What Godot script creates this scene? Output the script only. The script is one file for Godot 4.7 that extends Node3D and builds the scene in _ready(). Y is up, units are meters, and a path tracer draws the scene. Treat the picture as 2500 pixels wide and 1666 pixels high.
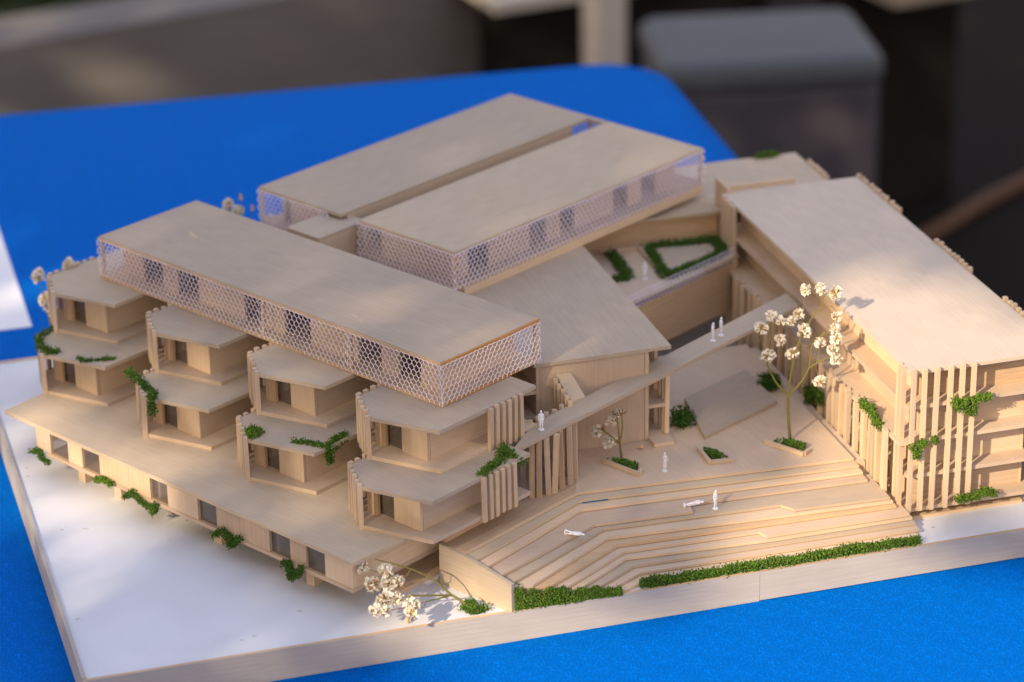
extends Node3D
# A balsa wood architectural model on a blue tablecloth, outdoors in dappled evening sun.
# All shapes are given in millimetres and put into the scene in metres (true size).
const MM := 0.001
const YAW := 59.3            # the long row of the model is turned by this against the base board
var rng := RandomNumberGenerator.new()
var used := {}
var M := {}                  # materials
var woods := []

# ------------------------------------------------------------------ mesh collecting
class MB:
	var v := PackedVector3Array()
	var n := PackedVector3Array()
	var t := PackedVector2Array()
	var c := PackedColorArray()
	var off := Vector2.ZERO
	var tint := Color.WHITE
	func tri(a: Vector3, b: Vector3, d: Vector3, ua := Vector2.ZERO, ub := Vector2.ZERO, ud := Vector2.ZERO):
		var nn := (b - a).cross(d - a).normalized()
		for p in [a, d, b]: v.append(p * MM)
		for k in 3:
			n.append(nn); c.append(tint)
		t.append(ua + off); t.append(ud + off); t.append(ub + off)
	func quad(a: Vector3, b: Vector3, d: Vector3, e: Vector3, ua := Vector2.ZERO, ub := Vector2.ZERO, ud := Vector2.ZERO, ue := Vector2.ZERO):
		tri(a, b, d, ua, ub, ud); tri(a, d, e, ua, ud, ue)
	func smooth(a: Vector3, b: Vector3, d: Vector3, na: Vector3, nb: Vector3, nd: Vector3):
		v.append(a * MM); v.append(d * MM); v.append(b * MM)
		n.append(na); n.append(nd); n.append(nb)
		for k in 3:
			c.append(tint); t.append(Vector2.ZERO)
	func mesh() -> ArrayMesh:
		var a := []; a.resize(Mesh.ARRAY_MAX)
		a[Mesh.ARRAY_VERTEX] = v; a[Mesh.ARRAY_NORMAL] = n; a[Mesh.ARRAY_TEX_UV] = t; a[Mesh.ARRAY_COLOR] = c
		var m := ArrayMesh.new()
		m.add_surface_from_arrays(Mesh.PRIMITIVE_TRIANGLES, a)
		return m

func mb() -> MB:
	var b := MB.new()
	b.off = Vector2(rng.randf(), rng.randf())
	return b

func uvg(x: float, y: float) -> Vector2:      # millimetres along and across the grain
	return Vector2(x / 46.0, y / 23.0)

# a flat sheet cut to a polygon (x, z); g is the direction of the grain
func prism(b: MB, pts: Array, y0: float, y1: float, g := Vector2(1, 0)):
	var p := PackedVector2Array(pts)
	var area := 0.0
	for i in p.size():
		var q := p[(i + 1) % p.size()]
		area += p[i].x * q.y - q.x * p[i].y
	if area > 0: p.reverse()                   # now counter-clockwise seen from above
	var h := Vector2(-g.y, g.x)
	var idx := Geometry2D.triangulate_polygon(p)
	for k in range(0, idx.size(), 3):
		var a := p[idx[k]]; var d := p[idx[k + 1]]; var e := p[idx[k + 2]]
		if (d - a).cross(e - a) > 0:
			var s := d; d = e; e = s
		var ua := uvg(a.dot(g), a.dot(h)); var ud := uvg(d.dot(g), d.dot(h)); var ue := uvg(e.dot(g), e.dot(h))
		b.tri(Vector3(a.x, y1, a.y), Vector3(d.x, y1, d.y), Vector3(e.x, y1, e.y), ua, ud, ue)
		b.tri(Vector3(a.x, y0, a.y), Vector3(e.x, y0, e.y), Vector3(d.x, y0, d.y), ua, ue, ud)
	for i in p.size():
		var a := p[i]; var d := p[(i + 1) % p.size()]
		var l := a.distance_to(d); var s0 := a.dot(g) * 0.37
		b.quad(Vector3(a.x, y0, a.y), Vector3(d.x, y0, d.y), Vector3(d.x, y1, d.y), Vector3(a.x, y1, a.y), uvg(s0, y0), uvg(s0 + l, y0), uvg(s0 + l, y1), uvg(s0, y1))

# a box from its middle, its three axes (unit) and its three sizes; the grain runs along the longest
var grain_axis := -1                            # 0, 1, 2 to run the grain along x, y or z whatever the sizes
func obox(b: MB, c: Vector3, bs: Basis, size: Vector3):
	var hx := bs.x * size.x / 2; var hy := bs.y * size.y / 2; var hz := bs.z * size.z / 2
	var ax := [hx, hy, hz]; var sz := [size.x, size.y, size.z]
	var long := 0
	if size.y > size.x and size.y >= size.z: long = 1
	elif size.z > size.x: long = 2
	if grain_axis >= 0: long = grain_axis
	for k in 3:
		var o: Vector3 = ax[k]; var i := (k + 1) % 3; var j := (k + 2) % 3
		for s in [1.0, -1.0]:
			var e: Vector3 = ax[i] * s; var f: Vector3 = ax[j]
			var m: Vector3 = c + o * s
			var w: float = sz[i]; var h: float = sz[j]
			var u := [Vector2(0, 0), Vector2(w, 0), Vector2(w, h), Vector2(0, h)]
			for q in 4:
				var r: Vector2 = u[q]
				u[q] = uvg(r.y, r.x) if j == long else uvg(r.x, r.y)
			b.quad(m - e - f, m + e - f, m + e + f, m - e + f, u[0], u[1], u[2], u[3])

func box(b: MB, x0: float, x1: float, y0: float, y1: float, z0: float, z1: float):
	obox(b, Vector3((x0 + x1) / 2, (y0 + y1) / 2, (z0 + z1) / 2), Basis(), Vector3(x1 - x0, y1 - y0, z1 - z0))

# a bar from a to d with a w by h section; side is roughly its width direction
func bar(b: MB, a: Vector3, d: Vector3, w: float, h: float, side := Vector3(1, 0, 0)):
	var y := (d - a).normalized(); var z := side.cross(y).normalized(); var x := y.cross(z)
	obox(b, (a + d) / 2, Basis(x, y, z), Vector3(w, a.distance_to(d), h))

func tube(b: MB, pts: Array, r0: float, r1: float, sides := 6):
	var rings := []
	for i in pts.size():
		var dirn: Vector3 = (pts[min(i + 1, pts.size() - 1)] - pts[max(i - 1, 0)]).normalized()
		var s := dirn.cross(Vector3(0.3, 0.2, 1).normalized()).normalized(); var q := dirn.cross(s)
		var r: float = lerp(r0, r1, i / float(pts.size() - 1))
		var ring := []
		for k in sides:
			var a := TAU * k / sides
			var nn := s * cos(a) + q * sin(a)
			ring.append([pts[i] + nn * r, nn])
		rings.append(ring)
	for i in pts.size() - 1:
		for k in sides:
			var A = rings[i][k]; var B = rings[i][(k + 1) % sides]; var C = rings[i + 1][(k + 1) % sides]; var D = rings[i + 1][k]
			b.smooth(A[0], B[0], C[0], A[1], B[1], C[1]); b.smooth(A[0], C[0], D[0], A[1], C[1], D[1])

func curve(pts: Array, per := 5) -> Array:      # a soft line through some points
	var c := Curve3D.new()
	for i in pts.size():
		var d: Vector3 = (pts[min(i + 1, pts.size() - 1)] - pts[max(i - 1, 0)]) / 6.0
		c.add_point(pts[i], -d, d)
	var out := []
	for i in pts.size() - 1:
		for k in per: out.append(c.sample(i, k / float(per)))
	out.append(pts[-1])
	return out

# ------------------------------------------------------------------ naming
func numbered(called: String, parent: Node) -> String:
	var key := str(parent.get_instance_id()) + called
	var k: int = used.get(key, 0)
	used[key] = k + 1
	return called if k == 0 else "%s_%03d" % [called, k]

func thing(called: String, label: String, category: String, at := Vector3.ZERO, yaw := 0.0, group := "") -> Node3D:
	var o := Node3D.new()
	o.name = numbered(called, self)
	add_child(o, true)
	o.position = at * MM
	o.rotation_degrees.y = -yaw
	tag(o, label, category, group)
	return o

func tag(o: Node, label: String, category: String, group := "", kind := ""):
	if label: o.set_meta("label", label)
	if category: o.set_meta("category", category)
	if group: o.set_meta("group", group)
	if kind: o.set_meta("kind", kind)

func part(parent: Node, called: String, b: MB, m: Material, label := "") -> MeshInstance3D:
	return put(parent, called, b.mesh(), m, label)

func put(parent: Node, called: String, mesh: Mesh, m: Material, label := "") -> MeshInstance3D:
	var o := MeshInstance3D.new()
	o.mesh = mesh
	o.material_override = m
	o.name = numbered(called, parent)
	parent.add_child(o, true)
	if label: o.set_meta("label", label)
	return o

func wood(k := -1) -> Material:
	if k < 0: k = rng.randi() % 5
	return woods[k * 3 + (rng.randi() % 3 if k != 10 else 0)]

func jit(a: float) -> float: return rng.randf_range(-a, a)

# a plank piece as a part of its own
func piece(parent: Node, called: String, x0: float, x1: float, y0: float, y1: float, z0: float, z1: float, k := -1) -> MeshInstance3D:
	var b := mb()
	box(b, x0, x1, y0, y1, z0, z1)
	return part(parent, called, b, wood(k))

func sheet(parent: Node, called: String, pts: Array, y0: float, y1: float, g := Vector2(1, 0), k := -1) -> MeshInstance3D:
	var b := mb()
	prism(b, pts, y0, y1, g)
	return part(parent, called, b, wood(k))

# an upright stick, cut by hand: never quite straight or quite as long as the next
func slat(parent: Node, x: float, z: float, y0: float, y1: float, w := 1.9, d := 1.9, yaw := 0.0, k := -1, called := "slat"):
	var b := mb()
	var lean := 0.22
	var a := Vector3(x + jit(lean), y0 + jit(0.3), z + jit(lean)); var e := Vector3(x + jit(lean), y1 + jit(0.35), z + jit(lean))
	bar(b, a, e, w * rng.randf_range(0.93, 1.07), d * rng.randf_range(0.93, 1.07), Vector3(cos(yaw), 0, sin(yaw)))
	part(parent, called, b, wood(k))

# ------------------------------------------------------------------ textures and materials
func stretched(sd: int, w: int, h: int, freq: float, size: int, oct := 3) -> Image:
	var f := FastNoiseLite.new()
	f.seed = sd; f.frequency = freq; f.fractal_octaves = oct; f.noise_type = FastNoiseLite.TYPE_SIMPLEX_SMOOTH
	var im := f.get_seamless_image(w, h)
	im.convert(Image.FORMAT_RGBA8)
	im.resize(size, size, Image.INTERPOLATE_CUBIC)
	return im

func tex(im: Image) -> ImageTexture:
	return ImageTexture.create_from_image(im)

func grain_image(sd: int, deep: float) -> Array:
	var size := 512
	var fine := stretched(sd, 14, size, 0.055, size, 3)       # fibres along x
	var mid := stretched(sd + 1, 8, 160, 0.07, size, 3)     # growth bands
	var blot := stretched(sd + 2, 64, 64, 0.03, size, 3)     # stains, handling
	var speck := stretched(sd + 3, 128, 512, 0.3, size, 1)
	var im := Image.create(size, size, false, Image.FORMAT_RGBA8)
	var bump := Image.create(size, size, false, Image.FORMAT_RGBA8)
	for y in size:
		for x in size:
			var a := fine.get_pixel(x, y).r - 0.5; var m := mid.get_pixel(x, y).r - 0.5; var s := blot.get_pixel(x, y).r - 0.5
			var p := speck.get_pixel(x, y).r
			var k := 0.94 + deep * (0.085 * a + 0.04 * m + 0.045 * s)
			if p < 0.2: k -= 0.035 * deep                     # pores
			k = clampf(k, 0.3, 1.0)
			im.set_pixel(x, y, Color(k, pow(k, 1.06), pow(k, 1.15)))
			var h := clampf(0.5 + 0.6 * a + (-0.25 if p < 0.22 else 0.0), 0, 1)
			bump.set_pixel(x, y, Color(h, h, h))
	return [im, bump]

func std(c: Color, rough := 0.8, spec := 0.3) -> StandardMaterial3D:    # c is a linear base colour
	var m := StandardMaterial3D.new()
	m.albedo_color = c.linear_to_srgb()
	m.roughness = rough
	m.metallic_specular = spec
	return m

func make_materials():
	var g1 := grain_image(11, 0.62); var g2 := grain_image(47, 1.1)
	var t1 := tex(g1[0]); var t2 := tex(g2[0]); var h1 := tex(g1[1]); var h2 := tex(g2[1])
	var tones := [
		Color(0.670, 0.525, 0.385), Color(0.700, 0.538, 0.378), Color(0.655, 0.508, 0.375), Color(0.690, 0.545, 0.402), Color(0.665, 0.497, 0.345),  # raised so that upright walls look more brightly lit
		Color(0.520, 0.432, 0.332),   # 5 roofs, toned darker than the walls to imitate weaker light
		Color(0.620, 0.445, 0.280),   # 6 tan
		Color(0.520, 0.275, 0.100),   # 7 glue-stained, orange
		Color(0.570, 0.465, 0.345),   # 8 grey plywood
		Color(0.480, 0.450, 0.420),   # 9 rim, greyed to imitate its shade
		Color(0.650, 0.550, 0.445),   # 10 the wing's roof, lightened to imitate sunlight on it
	]
	for i in tones.size():
		var m := std(tones[i], 0.72, 0.35)
		m.resource_name = "balsa_wood"
		m.albedo_texture = t2 if i in [4, 6, 7] else t1
		m.heightmap_enabled = true
		m.heightmap_texture = h2 if i in [4, 6, 7] else h1
		m.heightmap_scale = 0.006
		m.texture_filter = BaseMaterial3D.TEXTURE_FILTER_LINEAR
		woods.append(m)
		for k in [0.90, 1.08]:                                 # sheets from the same pack differ a little
			var v: StandardMaterial3D = m.duplicate()
			var c: Color = tones[i] * k
			v.albedo_color = Color(c.r, c.g * (0.99 if k > 1 else 1.0), c.b * (0.96 if k > 1 else 1.03)).linear_to_srgb()
			v.uv1_offset = Vector3(0.37 * k, 0.61 * k, 0)
			woods.append(v)
	var pw := std(Color(0.70, 0.72, 0.77), 0.75, 0.3)
	var pi := stretched(5, 256, 256, 0.02, 512, 4)
	var paper := Image.create(512, 512, false, Image.FORMAT_RGBA8)
	var dust := RandomNumberGenerator.new(); dust.seed = 8
	for y in 512:
		for x in 512:
			var k := 0.97 + 0.05 * (pi.get_pixel(x, y).r - 0.5)
			paper.set_pixel(x, y, Color(k, k, k))
	for i in 70:                                              # crumbs and pencil ticks on the card
		var p := Vector2i(dust.randi() % 508, dust.randi() % 508); var k := dust.randf_range(0.45, 0.8)
		for j in dust.randi_range(1, 4):
			paper.set_pixel(p.x + j, p.y + (j * (i % 3)) / 3, Color(k, k * 0.98, k * 0.9))
	pw.albedo_texture = tex(paper)
	pw.uv1_scale = Vector3(0.16, 0.08, 1)
	M.paper = pw
	M.white_paper = std(Color(0.82, 0.82, 0.84), 0.6, 0.4)
	# woven blue polyester
	var weave := Image.create(256, 256, false, Image.FORMAT_RGBA8); var wbump := Image.create(256, 256, false, Image.FORMAT_RGBA8)
	var gl := RandomNumberGenerator.new(); gl.seed = 3
	var glint := Image.create(64, 64, false, Image.FORMAT_RGBAF)           # glints on single threads, painted into the cloth colour
	for y in 64: for x in 64:
		var k := pow(gl.randf(), 6.0) * 0.26 - 0.03
		glint.set_pixel(x, y, Color(k, k, k))
	for y in 256:
		for x in 256:
			var d := (x + y) % 8; var e := (x - y + 512) % 16
			var k := 0.75 + 0.14 * sin(d / 8.0 * TAU) * (0.6 if e < 8 else 1.0) + gl.randf_range(-0.05, 0.05)
			k += glint.get_pixel(x / 4, y / 4).r
			weave.set_pixel(x, y, Color(clampf(k, 0, 1), clampf(k, 0, 1), clampf(k, 0, 1)))
			var h := clampf(0.5 + 0.4 * sin(d / 8.0 * TAU) + gl.randf_range(-0.12, 0.12), 0, 1)
			wbump.set_pixel(x, y, Color(h, h, h))
	var cl := std(Color(0.0, 0.225, 0.95), 0.7, 0.08)
	cl.albedo_texture = tex(weave)
	cl.heightmap_enabled = true; cl.heightmap_texture = tex(wbump); cl.heightmap_scale = 0.012
	M.cloth = cl
	var gp := std(Color(0.20, 0.165, 0.14), 0.15, 0.4)
	gp.transparency = BaseMaterial3D.TRANSPARENCY_ALPHA
	gp.albedo_color.a = 0.35
	M.pane = gp
	M.net = std(Color(0.84, 0.79, 0.94), 0.6, 0.4)
	M.figure = std(Color(0.84, 0.84, 0.90), 0.5, 0.5)
	var mo := std(Color.WHITE, 0.9, 0.15); mo.vertex_color_use_as_albedo = true
	M.moss = mo
	var fl := std(Color.WHITE, 0.7, 0.2); fl.vertex_color_use_as_albedo = true
	fl.backlight_enabled = true; fl.backlight = Color(0.5, 0.48, 0.42)
	M.petal = fl
	M.stain = std(Color(0.50, 0.385, 0.255), 0.6, 0.4)
	M.stem = std(Color(0.19, 0.17, 0.045), 0.6, 0.3)
	M.dry = std(Color(0.23, 0.14, 0.07), 0.7, 0.2)
	M.tape = std(Color(0.03, 0.13, 0.30), 0.6, 0.3)
	M.bud = std(Color(0.62, 0.42, 0.26), 0.7, 0.2)

# ------------------------------------------------------------------ moss, flowers, nets, figures
func V(a: float, b: float, c: float) -> Vector3: return Vector3(a, b, c)
func X(a: float, b: float) -> Vector2: return Vector2(a, b)

func crumb(b: MB, c: Vector3, r: float):
	var q := Basis.from_euler(Vector3(rng.randf() * TAU, rng.randf() * TAU, rng.randf() * TAU))
	var p := []
	for d in [Vector3.RIGHT, Vector3.UP, Vector3.BACK, Vector3.LEFT, Vector3.DOWN, Vector3.FORWARD]:
		p.append(c + q * d * r * rng.randf_range(0.55, 1.35))
	for f in [[0, 1, 2], [1, 3, 2], [3, 4, 2], [4, 0, 2], [1, 0, 5], [3, 1, 5], [4, 3, 5], [0, 4, 5]]:
		b.tri(p[f[0]], p[f[1]], p[f[2]])

func moss_tint(lush: float) -> Color:
	var k := rng.randf_range(0.55, 1.25)
	var c := Color(0.038, 0.105, 0.024).lerp(Color(0.135, 0.235, 0.030), clampf(lush + jit(0.35), 0, 1))
	if rng.randf() < 0.06: c = Color(0.10, 0.085, 0.03)
	return Color(c.r * k, c.g * k, c.b * k)

# crumbs of flock round each given point, joined along the way from one to the next
func moss_mesh(pts: Array, r: float, many: int, lush: float, flat := 0.8, chain := true) -> MB:
	var b := mb()
	for i in int(many * 1.7):
		var p: Vector3 = pts[rng.randi() % pts.size()]
		if chain and pts.size() > 1:
			var k := rng.randi() % (pts.size() - 1)
			if pts[k].distance_to(pts[k + 1]) < 9.0 * r: p = pts[k].lerp(pts[k + 1], rng.randf())
		var d := Vector3(rng.randfn(), rng.randfn() * flat, rng.randfn()) * r * 0.5
		if d.length() > r * 1.4: d = d.normalized() * r * rng.randf_range(0.6, 1.4)
		b.tint = moss_tint(lush)
		crumb(b, p + d, rng.randf_range(0.24, 0.54))
	for i in many / 12:                                       # loose threads
		var p: Vector3 = pts[rng.randi() % pts.size()]
		var d := Vector3(rng.randfn(), rng.randfn(), rng.randfn()).normalized()
		b.tint = moss_tint(lush + 0.2)
		bar(b, p + d * minf(r, 2.2) * 0.8, p + d * minf(r, 2.2) * rng.randf_range(1.2, 1.6), 0.16, 0.16)
	return b

func moss(label: String, pts: Array, r := 1.7, many := 260, lush := 0.45, flat := 0.8, group := "moss tufts glued on the buildings"):
	var c := Vector3.ZERO
	for p in pts: c += p / pts.size()
	var rel := []
	for p in pts: rel.append(p - c)
	var o := part(self, "moss_clump", moss_mesh(rel, r, many, lush, flat), M.moss)
	o.position = c * MM
	tag(o, label, "moss", group)

func flower_mesh(sd: int) -> ArrayMesh:
	rng.seed = sd
	var b := mb()
	for i in 44:
		var d := Vector3(rng.randfn(), rng.randfn() * 0.8 + 0.35, rng.randfn()).normalized()
		var s := d.cross(Vector3(rng.randfn(), rng.randfn(), rng.randfn())).normalized(); var q := d.cross(s)
		var r0 := rng.randf_range(0.5, 1.0); var r1 := rng.randf_range(2.3, 3.6); var w := rng.randf_range(0.8, 1.3)
		var k := rng.randf_range(0.82, 1.0)
		var inner := Color(0.80, 0.68, 0.45) if rng.randf() < 0.6 else Color(0.45, 0.30, 0.13)
		var outer := Color(0.90 * k, 0.86 * k, 0.76 * k)
		var row0 := []; var row1 := []; var row2 := []
		for e in 4:
			var f := (e / 3.0 - 0.5) * 2.0
			row0.append(d * r0 + s * f * w * 0.3)
			row1.append(d * (r0 + r1) * 0.58 + s * f * w * 0.8 + q * (jit(0.25) + 0.2 * f * f))
			row2.append(d * (r1 + jit(0.35)) + s * f * w + q * (jit(0.45) + 0.7))
		for e in 3:
			b.tint = inner; b.quad(row0[e], row0[e + 1], row1[e + 1], row1[e])
			b.tint = outer; b.quad(row1[e], row1[e + 1], row2[e + 1], row2[e])
	return b.mesh()

var flowers := []
func flower(parent: Node, at: Vector3, size := 1.0):
	var o := put(parent, "flower_head", flowers[rng.randi() % flowers.size()], M.petal)
	o.position = at * MM
	o.basis = Basis.from_euler(Vector3(jit(0.6), rng.randf() * TAU, jit(0.6))).scaled(Vector3.ONE * size * 0.82)

func stem(parent: Node, pts: Array, r0: float, r1: float, m: Material = null):
	var b := mb()
	tube(b, curve(pts, 4), r0, r1, 6)
	part(parent, "stem", b, m if m else M.stem)

# tulle: a brick of six-sided holes, every thread a thin bar, laid on the plane through o spanned by ex, ey
func net(parent: Node, o: Vector3, ex: Vector3, w: float, h: float, called := "net", p := 2.75, rowp := 2.05, thick := 0.255, sag := 0.4):
	var b := mb()
	var ey := Vector3.UP; var nn := ex.cross(ey)
	var rows := int(ceil(h / rowp)); var cols := int(ceil(w / p))
	var ph := rng.randf() * TAU
	var at = func(u: float, y: float) -> Vector3:
		var uu := clampf(u, 0, w); var yy := clampf(y, 0, h)
		return o + ex * uu + ey * yy + nn * (sag * sin(uu * 0.21 + ph) * sin(yy * 0.3 + uu * 0.07))
	for r in rows:
		var sh := 0.5 * p if r % 2 else 0.0
		var y0 := r * rowp; var a := 0.28 * rowp
		for c in cols + 1:
			var u := c * p + sh
			if u > w + 0.5 * p: continue
			var j := jit(0.2)
			var low: Vector3 = at.call(u + j, y0); var top: Vector3 = at.call(u + j * 0.6, y0 + rowp * 0.48)
			if top.distance_to(low) > 0.2: bar(b, low, top, thick, thick * 0.7, ex)
			for s in [-0.5, 0.5]:
				var e: Vector3 = at.call(u + s * p, y0 + rowp)
				if e.distance_to(top) > 0.3 and u + s * p > -0.01 and u + s * p < w + 0.01: bar(b, top, e, thick, thick * 0.7, nn)
	part(parent, called, b, M.net)

# a figure as one skin: tapered bones joined by a soft minimum, meshed as surface nets
func body_mesh(bones: Array, cell: float, soft: float) -> MB:
	var lo := Vector3.INF; var hi := -Vector3.INF
	for q in bones:
		for e in [[q[0], q[2]], [q[1], q[3]]]:
			lo = lo.min(e[0] - Vector3.ONE * (e[1] + 2 * cell)); hi = hi.max(e[0] + Vector3.ONE * (e[1] + 2 * cell))
	var nx := int((hi.x - lo.x) / cell) + 2; var ny := int((hi.y - lo.y) / cell) + 2; var nz := int((hi.z - lo.z) / cell) + 2
	var f := PackedFloat32Array(); f.resize(nx * ny * nz)
	for k in nz: for j in ny: for i in nx:
		var p := lo + Vector3(i, j, k) * cell
		var s := 0.0
		for q in bones:
			var ba: Vector3 = q[1] - q[0]
			var h := clampf((p - q[0]).dot(ba) / maxf(ba.length_squared(), 1e-6), 0, 1)
			s += exp(-((p - q[0] - ba * h).length() - lerpf(q[2], q[3], h)) / soft)
		f[i + nx * (j + ny * k)] = -soft * log(maxf(s, 1e-30))
	var id := {}; var pos := []; var nor := []
	for k in nz - 1: for j in ny - 1: for i in nx - 1:
		var sum := Vector3.ZERO; var cnt := 0
		for e in [[0, 0, 0, 1, 0, 0], [0, 1, 0, 1, 1, 0], [0, 0, 1, 1, 0, 1], [0, 1, 1, 1, 1, 1], [0, 0, 0, 0, 1, 0], [1, 0, 0, 1, 1, 0], [0, 0, 1, 0, 1, 1], [1, 0, 1, 1, 1, 1], [0, 0, 0, 0, 0, 1], [1, 0, 0, 1, 0, 1], [0, 1, 0, 0, 1, 1], [1, 1, 0, 1, 1, 1]]:
			var fa := f[i + e[0] + nx * (j + e[1] + ny * (k + e[2]))]; var fb := f[i + e[3] + nx * (j + e[4] + ny * (k + e[5]))]
			if (fa < 0) != (fb < 0):
				var t := fa / (fa - fb)
				sum += Vector3(i + e[0], j + e[1], k + e[2]).lerp(Vector3(i + e[3], j + e[4], k + e[5]), t); cnt += 1
		if cnt:
			id[i + nx * (j + ny * k)] = pos.size()
			pos.append(lo + sum / cnt * cell)
			var b0 := i + nx * (j + ny * k)
			nor.append(Vector3(f[b0 + 1] - f[b0], f[b0 + nx] - f[b0], f[b0 + nx * ny] - f[b0]).normalized())
	var b := mb()
	var st := [1, nx, nx * ny]
	for k in range(1, nz - 1): for j in range(1, ny - 1): for i in range(1, nx - 1):
		var c := i + nx * (j + ny * k)
		for a in 3:
			var inn := f[c] < 0
			if inn == (f[c + st[a]] < 0): continue
			var s1: int = st[(a + 1) % 3]; var s2: int = st[(a + 2) % 3]
			var q := [id[c - s1 - s2], id[c - s2], id[c], id[c - s1]]
			if not inn: q.reverse()
			b.smooth(pos[q[0]], pos[q[1]], pos[q[2]], nor[q[0]], nor[q[1]], nor[q[2]])
			b.smooth(pos[q[0]], pos[q[2]], pos[q[3]], nor[q[0]], nor[q[2]], nor[q[3]])
	return b

var bodies := []
func make_bodies():
	# 9 mm tall: [from, to, radius, radius]
	for pose in 3:
		var w := [0.10, 0.45, 0.05][pose] as float           # how far one foot stands ahead
		var B := [
			[V(0, 7.75, 0.10), V(0, 8.25, 0.12), 0.50, 0.46], [V(0, 8.05, 0.45), V(0, 7.95, 0.62), 0.12, 0.10], [V(0, 7.45, 0), V(0, 7.1, 0), 0.26, 0.30],   # head, nose, neck
			[V(-0.62, 6.75, 0), V(0.62, 6.75, 0), 0.42, 0.42], [V(0, 6.6, 0), V(0, 5.3, 0), 0.72, 0.60], [V(-0.25, 4.6, 0), V(0.25, 4.6, 0), 0.62, 0.62],
			[V(-0.42, 4.4, 0), V(-0.45, 2.3, w * 0.6 + 0.1), 0.52, 0.36], [V(-0.45, 2.3, w * 0.6 + 0.1), V(-0.48, 0.5, w), 0.34, 0.22], [V(-0.48, 0.42, w - 0.15), V(-0.52, 0.36, w + 0.62), 0.20, 0.18],
			[V(0.42, 4.4, 0), V(0.45, 2.3, -w * 0.2 + 0.1), 0.52, 0.36], [V(0.45, 2.3, -w * 0.2 + 0.1), V(0.48, 0.5, -w), 0.34, 0.22], [V(0.48, 0.42, -w - 0.15), V(0.52, 0.36, -w + 0.62), 0.20, 0.18],
		]
		if pose == 2:                                        # one arm folded to the chest
			B += [[V(-0.92, 6.7, 0), V(-1.08, 5.5, 0.05), 0.28, 0.23], [V(-1.08, 5.5, 0.05), V(-0.25, 6.0, 0.75), 0.22, 0.17], [V(0.92, 6.7, 0), V(1.1, 5.4, -0.05), 0.28, 0.23], [V(1.1, 5.4, -0.05), V(1.0, 4.2, 0.3), 0.22, 0.16]]
		else:
			for s in [-1, 1]:
				B += [[V(0.92 * s, 6.7, 0), V(1.12 * s, 5.4, -0.05 * s * w * 4), 0.28, 0.23], [V(1.12 * s, 5.4, -0.05 * s * w * 4), V(1.05 * s, 4.2, 0.3 - 0.3 * s * w), 0.22, 0.15]]
		bodies.append(body_mesh(B, 0.2, 0.09).mesh())

func figure(label: String, at: Vector3, pose: int, turn: float, tip := Vector2.ZERO):
	var t := thing("person", label, "figure", at, 0.0, "white scale figures")
	t.rotation_degrees = Vector3(tip.x, turn, tip.y)
	put(t, "body", bodies[pose], M.figure)
	var b := mb()
	tube(b, [V(0.05, 0, 0.1), V(0.05, 0.3, 0.1)], 1.25, 1.2, 14)
	prism(b, range(14).map(func(k): return X(0.05 + 1.2 * cos(TAU * k / 14), 0.1 + 1.2 * sin(TAU * k / 14))), 0.02, 0.3)
	part(t, "stand", b, M.figure)

# ------------------------------------------------------------------ the place
# a point of the turned part of the model: u along the long row, v away from the viewer
func L(u: float, v: float, y: float) -> Vector3:
	var a := deg_to_rad(YAW)
	return Vector3(-102.2 + u * cos(a) + v * sin(a), y, 122.6 + u * sin(a) - v * cos(a))

func ring_rect(x0: float, x1: float, z0: float, z1: float) -> Array:
	return [X(x0, z0), X(x1, z0), X(x1, z1), X(x0, z1)]

func set_camera_and_light():
	var cam := Camera3D.new()
	cam.name = "camera"
	add_child(cam)
	var right := Vector3(0.95679771, -0.01509541, 0.29036231); var up := Vector3(0.13044627, 0.91479007, -0.38228641); var fwd := Vector3(0.25984979, -0.40364744, -0.87723818)
	cam.transform = Transform3D(Basis(right, up, -fwd), Vector3(-326.1, 560.3, 1103.7) * MM)
	var at := CameraAttributesPhysical.new()
	at.frustum_focal_length = 102.2
	at.frustum_focus_distance = 1.178
	at.exposure_aperture = 9.0
	at.frustum_near = 0.05; at.frustum_far = 60.0
	cam.attributes = at
	cam.fov = 2.0 * rad_to_deg(atan(833.0 / 7100.0))
	cam.near = 0.05; cam.far = 60.0
	cam.current = true
	var env := Environment.new()
	env.background_mode = Environment.BG_SKY
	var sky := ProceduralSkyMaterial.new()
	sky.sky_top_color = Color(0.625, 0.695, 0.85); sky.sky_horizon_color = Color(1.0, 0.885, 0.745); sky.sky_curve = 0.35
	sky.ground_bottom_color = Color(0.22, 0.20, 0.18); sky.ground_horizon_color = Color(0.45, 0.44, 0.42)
	sky.sun_angle_max = 70.0; sky.sun_curve = 0.5      # glow round the sun, widened as fill to brighten upright faces
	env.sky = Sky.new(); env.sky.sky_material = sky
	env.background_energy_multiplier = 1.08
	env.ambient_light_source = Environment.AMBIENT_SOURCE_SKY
	env.tonemap_mode = Environment.TONE_MAPPER_LINEAR
	env.tonemap_exposure = 1.42
	env.sdfgi_enabled = true; env.ssao_enabled = true; env.ssil_enabled = true
	var we := WorldEnvironment.new()
	we.name = "world_environment"; we.environment = env
	add_child(we)
	var sun := DirectionalLight3D.new()
	sun.name = "sun"
	sun.light_color = Color(1.0, 0.90, 0.76)
	sun.light_energy = 1.6
	sun.light_angular_distance = 0.5
	sun.shadow_enabled = true
	add_child(sun)
	sun.look_at_from_position(Vector3.ZERO, SUN)

const SUN := Vector3(0.70, -0.48, -0.53)       # the way the sunlight goes

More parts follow.
